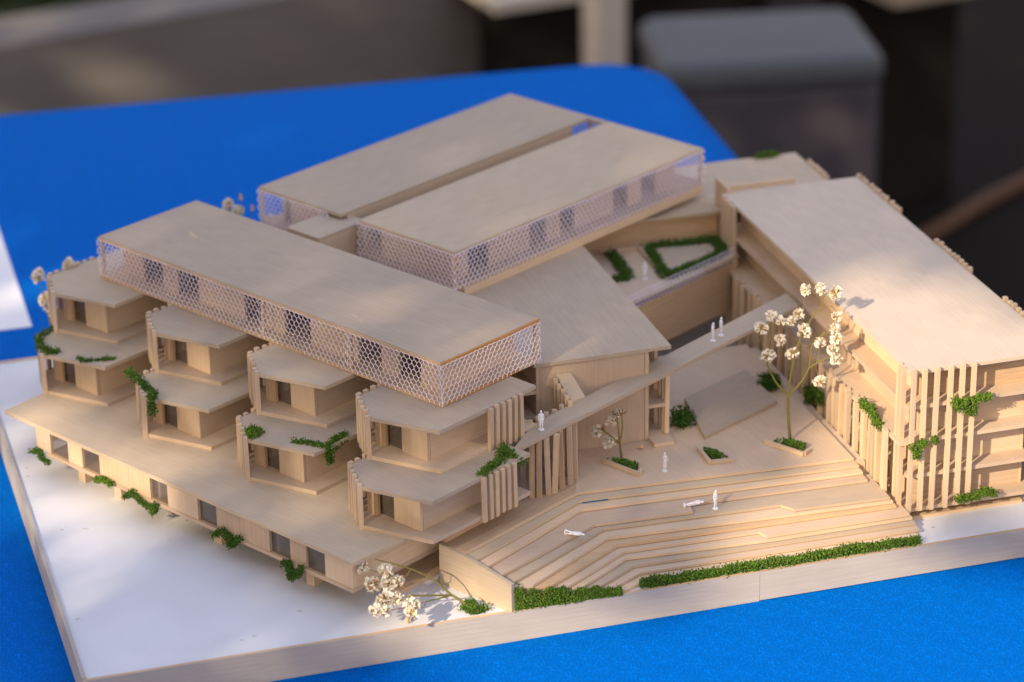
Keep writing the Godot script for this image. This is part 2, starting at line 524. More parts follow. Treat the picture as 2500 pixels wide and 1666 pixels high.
func build_surroundings():
	# dark paving, one sheet out to the horizon
	var b := mb()
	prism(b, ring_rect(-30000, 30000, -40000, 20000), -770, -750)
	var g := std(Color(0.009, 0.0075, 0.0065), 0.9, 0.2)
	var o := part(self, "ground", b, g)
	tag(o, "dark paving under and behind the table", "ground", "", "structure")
	# the timber retaining wall: two courses of sleepers
	var grey := std(Color(0.140, 0.132, 0.126), 0.85, 0.2); grey.albedo_texture = woods[12].albedo_texture; grey.uv1_scale = Vector3(0.16, 0.12, 1)
	var grey2 := std(Color(0.190, 0.178, 0.168), 0.85, 0.2); grey2.albedo_texture = woods[12].albedo_texture; grey2.uv1_scale = Vector3(0.16, 0.12, 1)
	var w := thing("timber_retaining_wall", "weathered grey timber sleeper wall behind the blue table", "wall", V(-15, -750, -1905), -13.0)
	for r in 2:
		for k in 2:
			b = mb()
			var x0 := -3300.0 + k * 1900 - (300 if r else 0); var x1 := x0 + 1894
			if k == 1: x1 = 640.0
			box(b, x0, x1, r * 177.0, r * 177 + 173.0, -100 + (4 if r else 0), 0 + (0 if r else -6))
			part(w, "sleeper", b, grey2 if r else grey)
	b = mb()
	for k in 5:
		var c := V([-900, -330, -90, 130, 420][k], [60, 110, 250, 70, 120][k], 0.5)
		tube(b, [c, c + V(0, 0, 2)], 13, 9, 10)
		prism(b, range(10).map(func(q): return X(c.x + 11 * cos(TAU * q / 10), 1.5)), c.y - 1, c.y)
	part(w, "knot", b, std(Color(0.035, 0.025, 0.02), 0.9, 0.1))
	# grass on the bank behind it
	b = mb()
	rng.seed = 5
	for k in 5200:
		var x := rng.randf_range(-1600, 700); var z := rng.randf_range(-2900, -2020) + (x + 15) * -0.0
		var q := Vector2(x, z).rotated(deg_to_rad(-13))
		var h := rng.randf_range(30, 80); var a := rng.randf() * TAU
		b.tint = Color(0.02, 0.05, 0.012) * rng.randf_range(0.6, 1.5)
		var s := V(cos(a), 0, sin(a)) * rng.randf_range(4, 9); var p := V(q.x, -420, q.y); var tip := p + V(jit(25), h, jit(25))
		b.tri(p - s, p + s, tip)
	o = part(self, "grass", b, M.moss)
	tag(o, "dark green grass on the bank behind the timber wall", "grass", "", "stuff")
	b = mb()
	var bank := []
	for q in ring_rect(-1600, 700, -3400, -2006): bank.append(q.rotated(deg_to_rad(-13)))
	prism(b, bank, -749, -415)
	tag(part(self, "bank", b, std(Color(0.02, 0.028, 0.012), 0.95, 0.1)), "earth bank behind the timber wall", "bank", "", "structure")
	# pale post at the end of the wall
	b = mb()
	box(b, -17, 17, 0, 560, -17, 17)
	o = part(self, "post", b, std(Color(0.52, 0.46, 0.40), 0.7, 0.3))
	o.position = V(634, -749.5, -1765) * MM; o.rotation_degrees.y = 15
	tag(o, "pale square post at the end of the timber wall", "post")
	# grey padded cube stool
	var st := thing("stool", "dark grey padded cube stool behind the table's right corner", "stool", V(652, -748, -1356), 10.5)
	b = mb()
	soft_block(b, 103, 78, 0, 430, 8)
	part(st, "body", b, std(Color(0.056, 0.052, 0.064), 0.75, 0.3))
	b = mb()
	soft_block(b, 106, 81, 427, 458, 10)
	part(st, "seat_cushion", b, std(Color(0.072, 0.082, 0.092), 0.6, 0.4))
	# planks on the low wall at the right
	var pb := thing("bench", "pale bench of two planks far behind the grey stool", "bench", V(1120, -749, -1900), -10.0)
	for k in 2:
		b = mb(); box(b, -105, 75, 300, 322, -165 + k * 95.0, -72 + k * 95.0)
		part(pb, "plank", b, std(Color(0.30, 0.25, 0.20), 0.7, 0.3))
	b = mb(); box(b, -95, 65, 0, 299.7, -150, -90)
	part(pb, "shade_block", b, std(Color(0.012, 0.011, 0.010), 0.9, 0.2))  # near-black block standing in for the shade below the planks
	pb = thing("board", "pale board lying on the ground beyond the stool", "board", V(760, -749, -1990), -8.0)
	b = mb(); box(b, -220, 190, 330, 345, -120, 60); part(pb, "top", b, std(Color(0.55, 0.50, 0.42), 0.6, 0.3))
	b = mb(); box(b, -180, 150, 0, 329.7, -80, 30); part(pb, "shade_block", b, std(Color(0.012, 0.011, 0.010), 0.9, 0.2))  # dark block imitates the shade under the pale board
	# orange cord
	b = mb()
	tube(b, curve([V(1010, -744, -1830), V(1100, -744, -1885), V(1190, -744, -1950), V(1280, -744, -2005), V(1500, -744, -2120)], 6), 9, 9, 8)
	tag(part(self, "cord", b, std(Color(0.085, 0.034, 0.010), 0.6, 0.4)), "orange cord lying across the dark paving at the right", "cord")

func soft_block(b: MB, hx: float, hz: float, y0: float, y1: float, r: float):
	# rounded box, drawn as rings from bottom to top
	var prof := [[y0, -r], [y0 + r * 0.4, -r * 0.3], [y0 + r, 0.0], [y1 - r, 0.0], [y1 - r * 0.45, -r * 0.25], [y1 - r * 0.1, -r * 0.7], [y1, -r * 1.4]]
	var rings := []
	for p in prof:
		var ring := []
		for q in 4:
			var sx: float = [1, -1, -1, 1][q]; var sz: float = [1, 1, -1, -1][q]
			for k in 5:
				var a := PI / 2 * q + PI / 2 * k / 4.0
				ring.append(V(sx * (hx - 2 * r) + (2 * r + p[1]) * cos(a), p[0], sz * (hz - 2 * r) + (2 * r + p[1]) * sin(a)))
		ring.reverse()
		rings.append(ring)
	for i in rings.size() - 1:
		for k in 20:
			b.quad(rings[i][k], rings[i][(k + 1) % 20], rings[i + 1][(k + 1) % 20], rings[i + 1][k])
	var mid := V(0, y1 + 1, 0)
	for k in 20: b.tri(rings[-1][k], rings[-1][(k + 1) % 20], mid)

func build_table():
	# a table with rounded corners; the fitted blue cloth hangs over its edge
	var t := thing("table", "folding table under the blue cloth", "table", V(-480, -750, -161), 4.3)
	var b := mb(); box(b, -700, 700, 700, 731, -424, 424)
	part(t, "tabletop", b, std(Color(0.4, 0.4, 0.38), 0.6))
	for sx in [-1, 1]: for sz in [-1, 1]:
		b = mb(); tube(b, [V(sx * 620, 0, sz * 340), V(sx * 620, 700, sz * 340)], 14, 14, 8)
		part(t, "leg", b, std(Color(0.1, 0.1, 0.1), 0.5))
	b = mb()
	var hx := 706.0; var hz := 430.0; var R := 46.0
	var outline := []
	for q in 4:
		var cx: float = [hx - R, -hx + R, -hx + R, hx - R][q]; var cz: float = [-hz + R, -hz + R, hz - R, hz - R][q]
		for k in 13:
			var a := PI / 2 * q + PI / 2 * k / 12.0
			outline.append([V(cx + R * cos(a), 0, cz - R * sin(a)), V(cos(a), 0, -sin(a))])
		var nx: Array = [[-hx + R, -hz], [-hx, hz - R], [hx - R, hz], [hx, -hz + R]][q]
		var last: Vector3 = outline[-1][0]
		for k in range(1, 24):
			outline.append([last.lerp(V(nx[0], 0, nx[1]), k / 24.0), outline[-1][1]])
	var rows := [[-14.0, 737.0], [-5.0, 736.6], [-1.5, 735.2], [0.0, 732.0], [0.8, 724.0], [3.0, 640.0], [7.0, 520.0], [12.0, 380.0], [16.0, 250.0]]
	var grid := []
	for r in rows.size():
		var ring := []
		for i in outline.size():
			var fold := 0.0 if r < 4 else (r - 3) * 2.2 * sin(i * 0.9 + sin(i * 0.23) * 2.0)
			var q: Vector3 = outline[i][0] + outline[i][1] * (rows[r][0] + fold)
			ring.append(V(q.x, rows[r][1], q.z))
		grid.append(ring)
	for r in rows.size() - 1:
		for i in outline.size():
			var j := (i + 1) % outline.size()
			b.quad(grid[r + 1][i], grid[r + 1][j], grid[r][j], grid[r][i], X(i * 0.5, r), X(i * 0.5 + 0.5, r), X(i * 0.5 + 0.5, r - 1), X(i * 0.5, r - 1))
	var top := []
	for p in grid[0]: top.append(X(p.x, p.z))
	var tri := Geometry2D.triangulate_polygon(PackedVector2Array(top))
	for k in range(0, tri.size(), 3):
		var q := [top[tri[k]], top[tri[k + 1]], top[tri[k + 2]]]
		if (q[1] - q[0]).cross(q[2] - q[0]) > 0: q.reverse()
		b.tri(V(q[0].x, 737, q[0].y), V(q[1].x, 737, q[1].y), V(q[2].x, 737, q[2].y), q[0] / 26.0, q[1] / 26.0, q[2] / 26.0)
	var o := part(self, "tablecloth", b, M.cloth)
	o.position = t.position; o.rotation = t.rotation
	tag(o, "bright blue woven cloth fitted over the round-cornered table", "tablecloth")
	# loose sheet of paper
	b = mb()
	prism(b, [X(-178, -236), X(-386, -239), X(-388, -536), X(-173, -534)], -12.95, -12.6)
	tag(part(self, "paper_sheet", b, M.white_paper), "white sheet of paper lying on the blue cloth at the left edge", "paper")

func build_board():
	var t := thing("base_board", "low base board of the model with pale wood rim and white card top", "model base")
	var b := mb(); prism(b, ring_rect(-210.4, 224.4, -166.4, 138.2), -11, -0.25); part(t, "core", b, wood(8))
	b = mb()
	prism(b, ring_rect(-210.6, 224.6, -166.6, 138.4), -0.2, 0.0)
	part(t, "card_top", b, M.paper)
	# rim strips, butted end to end; the front one is in two lengths with a joint
	for q in [[-212.4, 62.0, -12.95, 0.35], [62.15, 226.4, -12.6, 0.25]]:
		b = mb(); prism(b, ring_rect(q[0], q[1], 138.5, 140.1), q[2], q[3]); part(t, "front_rim", b, wood(9))
		b = mb(); prism(b, ring_rect(q[0] + 0.3, q[1] - 0.3, 138.55, 139.7), q[3] + 0.02, q[3] + 0.1); part(t, "front_rim_edge", b, wood(6))
	b = mb(); prism(b, ring_rect(-212.4, -210.8, -168.4, 138.4), -12.9, 0.9, X(0, 1)); part(t, "left_rim", b, wood(9))
	b = mb(); prism(b, ring_rect(224.8, 226.4, -168.4, 138.4), -12.9, 0.4, X(0, 1)); part(t, "right_rim", b, wood(8))
	b = mb(); prism(b, ring_rect(-210.7, 224.7, -168.4, -166.8), -12.9, 0.5); part(t, "back_rim", b, wood(2))

# ------------------------------------------------------------------ the turned row
func build_podium():
	var t := thing("podium_building", "long low wooden building on short piles, its flat roof carrying the stacked pavilions", "model building", L(0, 0, 0), YAW)
	# local: x along u, z towards the viewer (-v)
	sheet(t, "floor_slab", ring_rect(-188, 0, -52, 0), 10.0, 11.75)
	sheet(t, "roof", [X(2.6, 1.7), X(-193.5, 2.4), X(-212.5, 2.2), X(-214.0, -22), X(-214, -62), X(4, -62)], 23.5, 25.15, X(1, 0), 8)
	# facade: [from, to] of the panels; glass between
	var panels := [[-195.0, -185.3], [-173.6, -164.3], [-152.7, -120.3], [-109.2, -90.6], [-79.1, -47.7], [-35.7, -26.6], [-15.6, -0.1]]
	grain_axis = 1
	for q in panels: piece(t, "wall_panel", q[0], q[1], 11.8, 23.45, -1.9 + jit(0.15), -0.3 + jit(0.15))
	grain_axis = -1
	for k in panels.size() - 1:
		var b := mb(); box(b, panels[k][1] + 0.05, panels[k + 1][0] - 0.05, 11.8, 23.45, -1.75, -1.5)
		part(t, "window_pane", b, M.pane)
	piece(t, "end_wall", -1.6, -0.05, 11.8, 23.45, -52, -2.0, 1)
	piece(t, "end_wall", -196, -194.6, 11.8, 23.45, -52, -2.0, 2)
	piece(t, "back_wall", -194.5, -1.7, 11.8, 23.45, -52, -50.5)
	for k in 5: piece(t, "inner_wall", [-150.0, -118, -77, -46, -14][k], [-148.6, -116.6, -75.6, -44.6, -12.6][k], 11.8, 23.4, -50.4, -2.7)
	for x in [-171.0, -147.2, -84.0, -29.0]: piece(t, "pile", x - 4.4, x, 0.05, 9.95, -11.0, -6.3)
	piece(t, "pile_wall", -12.0, -10.5, 1.55, 9.9, -51, -22.0)
	piece(t, "plinth", -12.5, 1.5, 0.05, 1.5, -60, -24, 1)

func pavilion(label: String, u: float, v: float, y: float, fins: int, back_slats := 7) -> Node3D:
	var t := thing("pavilion", label, "model pavilion", L(u, v, 0), YAW, "timber pavilions stacked on the podium")
	var poly := [X(0, 0), X(-30, 8.8), X(-47.6, -2.6), X(-48.4, -57), X(0, -57)]
	sheet(t, "floor", poly, y, y + 1.7, X(1, -0.12).normalized(), 0)
	sheet(t, "roof", poly, y + 17.3, y + 19.0, X(1, 0.08).normalized(), 8)
	var f := y + 1.75; var c := y + 17.25
	# front: narrow panel, glass, wide panel
	var b := mb()
	obox(b, V(-34.4, (f + c) / 2, -1.6 + jit(0.3)), Basis(Vector3.UP, 0.05 + jit(0.05)), V(5.6, c - f, 1.5)); part(t, "wall_panel", b, wood(6))
	b = mb(); box(b, -31.4, -22.5, f, c, -3.6, -3.35); part(t, "window_pane", b, M.pane)
	b = mb()
	obox(b, V(-16.4, (f + c) / 2, -2.9 + jit(0.15)), Basis(Vector3.UP, jit(0.015)), V(14.4, c - f, 1.5)); part(t, "wall_panel", b, wood(1))
	piece(t, "side_wall", -10.6, -9.1, f, c, -57, -4.0, [0, 2, 3][rng.randi() % 3])
	piece(t, "side_wall", -38.6, -37.2, f, c, -57, -2.4)
	piece(t, "back_wall", -37.1, -10.7, f, c, -57, -55.6)
	piece(t, "inner_wall", -37.1, -10.7, f, c, -24, -22.6)
	# the screen of sticks round the left corner
	var A := Vector2(-30, 8.8); var B := Vector2(-47.6, -2.6)
	var d := (B - A).normalized(); var nrm := Vector2(d.y, -d.x)
	if nrm.x > 0: nrm = -nrm
	var yaw := atan2(d.y, d.x)
	for k in 5:
		var q := A + d * (0.9 + k * 4.55) + nrm * 0.95
		slat(t, q.x, q.y, y - 1.1, y + 19.6, 2.0, 1.7, yaw)
	for k in back_slats:
		slat(t, -48.7, -3.4 - k * 4.1, y - 1.1, y + 19.7, 1.7, 2.0, 0.0)
	for k in fins:
		slat(t, 0.9, -28.9 - k * 3.55, y - 0.9, y + 18.9, 1.5, 1.9, 0.0, 1)
	return t

func gallery_net_label() -> String: return "white tulle stretched over the gallery"

func build_gallery_a():
	# the long bar laid over the front pavilions
	var t := thing("long_gallery", "long flat-roofed gallery wrapped in white hexagonal net, lying across the pavilions", "model building", L(-13, 66, 0), YAW)
	# local x: -211..0, z: -58.5..0
	sheet(t, "floor_slab", ring_rect(-211, 0, -58.5, 0), 63.3, 65.0, X(1, 0), 0)
	sheet(t, "roof", ring_rect(-211, 0, -58.5, 0), 81.4, 83.0, X(1, 0.03).normalized(), 5)
	var edge := mb(); box(edge, -211, 0, 81.45, 82.7, 0.02, 0.5); part(t, "roof_edge", edge, wood(6))
	edge = mb(); box(edge, -211, 0, 63.4, 64.8, 0.02, 0.45); part(t, "floor_edge", edge, wood(6))
	edge = mb(); box(edge, 0.02, 0.5, 81.45, 82.8, -57, -0.2); part(t, "roof_edge", edge, wood(7))
	edge = mb(); box(edge, 0.02, 0.45, 63.5, 64.8, -46, -2.0); part(t, "floor_edge", edge, wood(7))
	var y0 := 65.05; var y1 := 81.35
	var pan := [[-202.8, -189.7], [-176.6, -166.6], [-153.1, -123.7], [-110.7, -98.7], [-82.7, -54.6], [-40.7, -30.8], [-18.2, -7.7]]
	for q in pan: piece(t, "wall_panel", q[0], q[1], y0, y1, -8.4, -6.9)
	piece(t, "end_wall", -9.2, -7.75, y0, y1, -51.5, -8.5, 1)
	piece(t, "end_wall", -202.7, -201.3, y0, y1, -40, -8.5)
	piece(t, "back_wall", -189, -9.3, y0, y1, -52, -50.6)
	for x in [-130.0, -60.0]: piece(t, "inner_wall", x, x + 1.4, y0, y1, -50.5, -8.7)
	for x in [-210.4, -105.6, -52.6, -1.2]: slat(t, x + 0.2, -0.9, y0, y1, 1.5, 1.4, 0.0, 1, "post")
	slat(t, -0.9, -57.4, y0, y1, 1.4, 1.4, 0.0, 1, "post"); slat(t, -210.3, -57.4, y0, y1, 1.4, 1.4, 0.0, 1, "post")
	net(t, V(-211.6, 64.0, 0.75), V(1, 0, 0), 105.6, 18.0)
	net(t, V(-106.2, 64.0, 0.8), V(1, 0, 0), 53.4, 18.0)
	net(t, V(-53.0, 63.9, 0.8), V(1, 0, 0), 53.7, 18.0)
	net(t, V(0.8, 63.9, 0.7), V(0, 0, -1), 59.4, 17.8)
	net(t, V(-211.7, 64.0, -58.5), V(0, 0, 1), 59.0, 17.8)
	stain(t, "roof_stain", [V(-180, 83, -28.6), V(-178.6, 83, -27.4), V(-184.6, 83, -30.4)], [2.4, 1.5, 1.3])
	stain(t, "roof_stain", [V(-60, 83, -11), V(-55, 83, -9)], [1.4, 0.9])
	# a smear of glue at the corner and a stain on the roof
	edge = mb(); box(edge, -0.3, 0.55, 81.6, 83.05, -58.6, -55.4); part(t, "glue_smear", edge, wood(7))

# thin dried glue, soaked into the wood in uneven patches
func stain(parent: Node, called: String, at: Array, size: Array):
	var b := mb()
	for k in at.size():
		var p := []
		for i in 14:
			var a := TAU * i / 14
			var q: float = size[k] * (0.75 + 0.3 * sin(a * 2 + k) + jit(0.14))
			p.append(X(at[k].x + cos(a) * q * 1.7, at[k].z + sin(a) * q * 0.6))
		prism(b, p, at[k].y + 0.01, at[k].y + 0.03 + 0.01 * k)
	part(parent, called, b, M.stain)

func build_gallery_b():
	var t := thing("twin_gallery", "wide rear gallery with two roof strips beside a long gap, wrapped in net", "model building", L(-90, 155, 0), YAW)
	# local x: -125..0 (u), z: -173..0 (-v)
	sheet(t, "floor_slab", ring_rect(-125, 0, -173, 0), 64.6, 66.0, X(0, 1), 0)
	piece(t, "beam", -3.2, 1.6, 61.05, 64.55, -171, -4.5, 1)
	sheet(t, "roof", [X(-125, 0), X(-70.5, 0), X(-70.5, -170), X(-60, -170), X(-60, -173), X(-125, -173)], 81.4, 83.0, X(0, 1), 5)
	sheet(t, "roof", ring_rect(-59.5, 0, -173, -0.3), 81.4, 83.0, X(0, 1), 5)
	var y0 := 66.05; var y1 := 81.35
	piece(t, "gap_wall", -71.6, -70.2, y0, y1, -158, -4, 0)
	piece(t, "gap_wall", -60.6, -59.2, y0, y1, -158, -4, 0)
	var w := [[-8.5, -15.0], [-28.2, -55.6], [-67.2, -76.4], [-86.6, -113.9], [-124.4, -134.2], [-145.0, -159.0]]
	for q in w: piece(t, "wall_panel", -7.4, -6.0, y0, y1, q[1], q[0])
	piece(t, "end_wall", -51.2, -7.5, y0, y1, -7.4, -6.0, 3)
	piece(t, "end_wall", -110.5, -72, y0, y1, -7.4, -6.0, 3)
	piece(t, "end_wall", -58, -7.7, y0, y1, -159, -157.5)
	piece(t, "back_wall", -118, -116.6, y0, y1, -150, -8)
	for q in [[-0.9, -0.9], [-124.2, -0.9], [-0.9, -172.2], [-124.2, -172.2], [-60.5, -172.2], [-71, -172.2]]: slat(t, q[0], q[1], y0, y1, 1.4, 1.4, 0.0, 1, "post")
	stain(t, "roof_stain", [V(-37, 83, -56), V(-40, 83, -63), V(-35, 83, -50)], [3.4, 2.6, 2.0])
	net(t, V(0.6, 64.6, 0), V(0, 0, -1), 173, 17.3, "net", 2.75, 2.05, 0.36)
	net(t, V(-59.6, 64.2, 0.6), V(1, 0, 0), 60.0, 17.6, "net", 2.75, 2.05, 0.36)
	net(t, V(-125.4, 64.2, 0.6), V(1, 0, 0), 48.0, 17.6, "net", 2.75, 2.05, 0.36)
	net(t, V(0.4, 65, -173.4), V(-1, 0, 0), 125, 16.8, "net", 2.75, 2.05, 0.36)
	# the stair box between the two galleries
	t = thing("stair_box", "small flat-topped wooden box wedged between the long gallery and the twin gallery", "model building", L(-152.4, 133, 0), YAW)
	sheet(t, "roof", ring_rect(-21, 0, -29.5, 0), 78.5, 80.0, X(0, 1), 5)
	piece(t, "side_wall", -1.5, -0.05, 45, 78.45, -29.5, -0.2, 3)
	piece(t, "side_wall", -20.9, -19.5, 45, 78.45, -29.5, -0.2)
	piece(t, "front_wall", -19.4, -1.6, 45, 78.45, -1.7, -0.3, 1)

# ------------------------------------------------------------------ the square part of the model
func build_hall():
	var t := thing("entrance_hall", "tall plain wooden hall in the middle with a broad flat roof", "model building")
	sheet(t, "roof", [X(-3, 44.8), X(57.8, 44.8), X(57.8, -74), X(-34, -74), X(-34, -10)], 59.4, 61.0, X(0, 1), 8)
	grain_axis = 1
	piece(t, "front_wall", 0.0, 46.4, 17.4, 59.35, 41.7, 43.3, 2)
	piece(t, "corner_post", 46.5, 48.2, 17.4, 59.35, 41.5, 43.6, 1)
	grain_axis = -1
	piece(t, "side_wall", -1.7, -0.1, 17.4, 59.35, 8, 43.2, 3)
	piece(t, "side_wall", 46.6, 48.1, 17.4, 59.35, -60, 41.4, 6)
	piece(t, "back_wall", 0, 46.5, 17.4, 59.35, -61.6, -60.1)
	# open side bay with a shelf and sticks
	piece(t, "shelf", 48.3, 56.9, 32.2, 33.8, -8, 43.4, 0)
	piece(t, "step_block", 48.2, 57.2, 17.4, 19.2, 38, 51.2, 3)
	slat(t, 56.8, 42.6, 19.3, 47.3, 2.0, 2.0, 0.0, 1, "post")
	for z in [38.0, 34.0, 27.5, 23.0, 12, 7.5, 3]: slat(t, 56.9, z, 17.4, 46.9 if z > 30 else 59.3, 1.7, 2.0)
	# landings to the left of the hall
	piece(t, "landing", -22, -1.8, 46.4, 48.0, 22, 43.2, 0)
	piece(t, "landing", -22, -1.8, 34.6, 36.2, 22, 43.2, 2)
	piece(t, "back_wall", -22, -1.8, 17.4, 59.3, 20.3, 21.8, 6)
	# little roofed screen standing before the hall
	t = thing("screen_porch", "narrow wooden porch roof on a row of sticks against the hall front", "model building")
	var rb := mb()
	var P := [V(6.9, 54.4, 43.6), V(9.4, 47.6, 57.4), V(16.4, 47.4, 53.9), V(13.6, 54.4, 43.6)]
	var dn := V(0, -1.4, 0)
	rb.quad(P[0], P[1], P[2], P[3], uvg(0, 0), uvg(14, 0), uvg(14, 7), uvg(0, 7)); rb.quad(P[3] + dn, P[2] + dn, P[1] + dn, P[0] + dn)
	for k in 4: rb.quad(P[(k + 1) % 4], P[k], P[k] + dn, P[(k + 1) % 4] + dn, uvg(14, 0), uvg(0, 0), uvg(0, 1.4), uvg(14, 1.4))
	part(t, "roof", rb, wood(8))
	for k in 5: slat(t, 5.8 + k * 0.62, 46.8 + k * 2.9, 17.4, 54.2 - k * 1.5, 1.9, 2.0, 0.15, 1)

func build_bridge():
	var t := thing("bridge", "long narrow wooden footbridge from the pavilion roof to the right wing", "bridge")
	# the deck climbs a little from the pavilion roof to the ledge of the wing
	var edge := [X(-27, 88.8), X(131.5, 6.6), X(131.5, -8.3), X(-7.6, 66.0), X(-14, 72)]
	var db := mb(); var up := func(q: Vector2) -> float: return 45.8 + 0.0607 * q.x
	var gr := X(0.888, -0.46)
	for k in [[0, 1, 2], [0, 2, 3], [0, 3, 4]]:
		var w := []; var uv := []
		for i in k:
			w.append(V(edge[i].x, up.call(edge[i]), edge[i].y)); uv.append(uvg(edge[i].dot(gr), edge[i].dot(X(0.46, 0.888))))
		db.tri(w[0], w[1], w[2], uv[0], uv[1], uv[2])
		db.tri(w[0] - V(0, 1.7, 0), w[2] - V(0, 1.7, 0), w[1] - V(0, 1.7, 0), uv[0], uv[2], uv[1])
	for k in 5:
		var c := V(edge[k].x, up.call(edge[k]), edge[k].y); var d := V(edge[(k + 1) % 5].x, up.call(edge[(k + 1) % 5]), edge[(k + 1) % 5].y)
		db.quad(c - V(0, 1.7, 0), d - V(0, 1.7, 0), d, c, uvg(0, 0), uvg(c.distance_to(d), 0), uvg(c.distance_to(d), 1.7), uvg(0, 1.7))
	part(t, "deck", db, wood(8))
	var lean := [[-15.0, 79.4], [-12.6, 80.4], [-8.0, 79.0], [-4.3, 78.2], [-0.6, 75.4], [3.6, 73.0], [7.2, 68.2]]
	for k in lean.size():
		var b := mb()
		var q: Array = lean[k]
		bar(b, V(q[0] + [0.0, 0.3, 0.2, -0.6, -0.2, 0.1, 0][k], 17.4, q[1]), V(q[0] + [0.4, 0.6, -0.4, 0.6, -0.9, -0.3, 0][k], 44.0 + 0.0607 * q[0], q[1] - 0.5), 2.0 + jit(0.15), 2.0 + jit(0.15), V(0.86, 0, 0.5))
		part(t, "column", b, wood([6, 6, 0, 4, 6, 4, 1][k]))
	for k in 7:
		var f := k / 6.0
		slat(t, lerp(-16.0, 9.0, f), lerp(69.6, 56.0, f), 17.4, lerp(46.0, 47.4, f), 1.9, 1.8, 0.48, 8, "column")

func build_deck_court():
	# raised court between hall, rear block and right wing
	var t := thing("raised_court", "raised wooden court behind the bridge with a net parapet and planters", "model building")
	sheet(t, "deck", [X(58.2, -34.6), X(136.4, -79.3), X(136.4, -104), X(58.2, -112)], 43.0, 44.5, X(0.85, -0.525), 0)
	var b := mb()
	var a := V(66.0, 29.2, -40.0); var e := V(136.0, 29.2, -82.0); var d := (e - a).normalized()
	obox(b, (a + e) / 2 + V(0.4, 0, 0.6), Basis(d, Vector3.UP, d.cross(Vector3.UP)), V(a.distance_to(e), 23.6, 1.5)); part(t, "court_wall", b, wood(6))
	net(t, V(64.5, 40.8, -36.9), d, 83.0, 8.2)
	# planter boards
	b = mb(); bar(b, V(93.8, 45.2, -102), V(93.4, 45.2, -61), 1.4, 1.4, V(1, 0, 0)); part(t, "planter_edge", b, wood(1))
	b = mb(); bar(b, V(75, 45.2, -102), V(93.4, 45.2, -101), 1.4, 1.4, V(0, 1, 0)); part(t, "planter_edge", b, wood(1))
	sheet(t, "planter_bed", [X(99, -97.5), X(128, -95), X(126, -83), X(97.6, -66)], 44.52, 45.4, X(1, 0), 5)

func build_rear_block():
	var t := thing("rear_block", "flat-roofed wooden block at the back right, behind the raised court", "model building")
	sheet(t, "roof", [X(60, -106), X(136.5, -102.6), X(199.2, -102.6), X(199.2, -164.5), X(199.2, -165.8), X(60, -165.8)], 56.4, 58.0, X(0, 1), 8)
	piece(t, "front_wall", 60, 136, 17.4, 56.35, -108.6, -107.0, 6)
	piece(t, "right_wall", 196, 197.6, 0.1, 56.35, -165, -103.2)
	piece(t, "back_wall", 60, 195.9, 0.1, 56.35, -165.6, -164.1)
	for k in 8: slat(t, 200.4, -150 + k * 3.3, 20, 59.4, 1.8, 1.9)

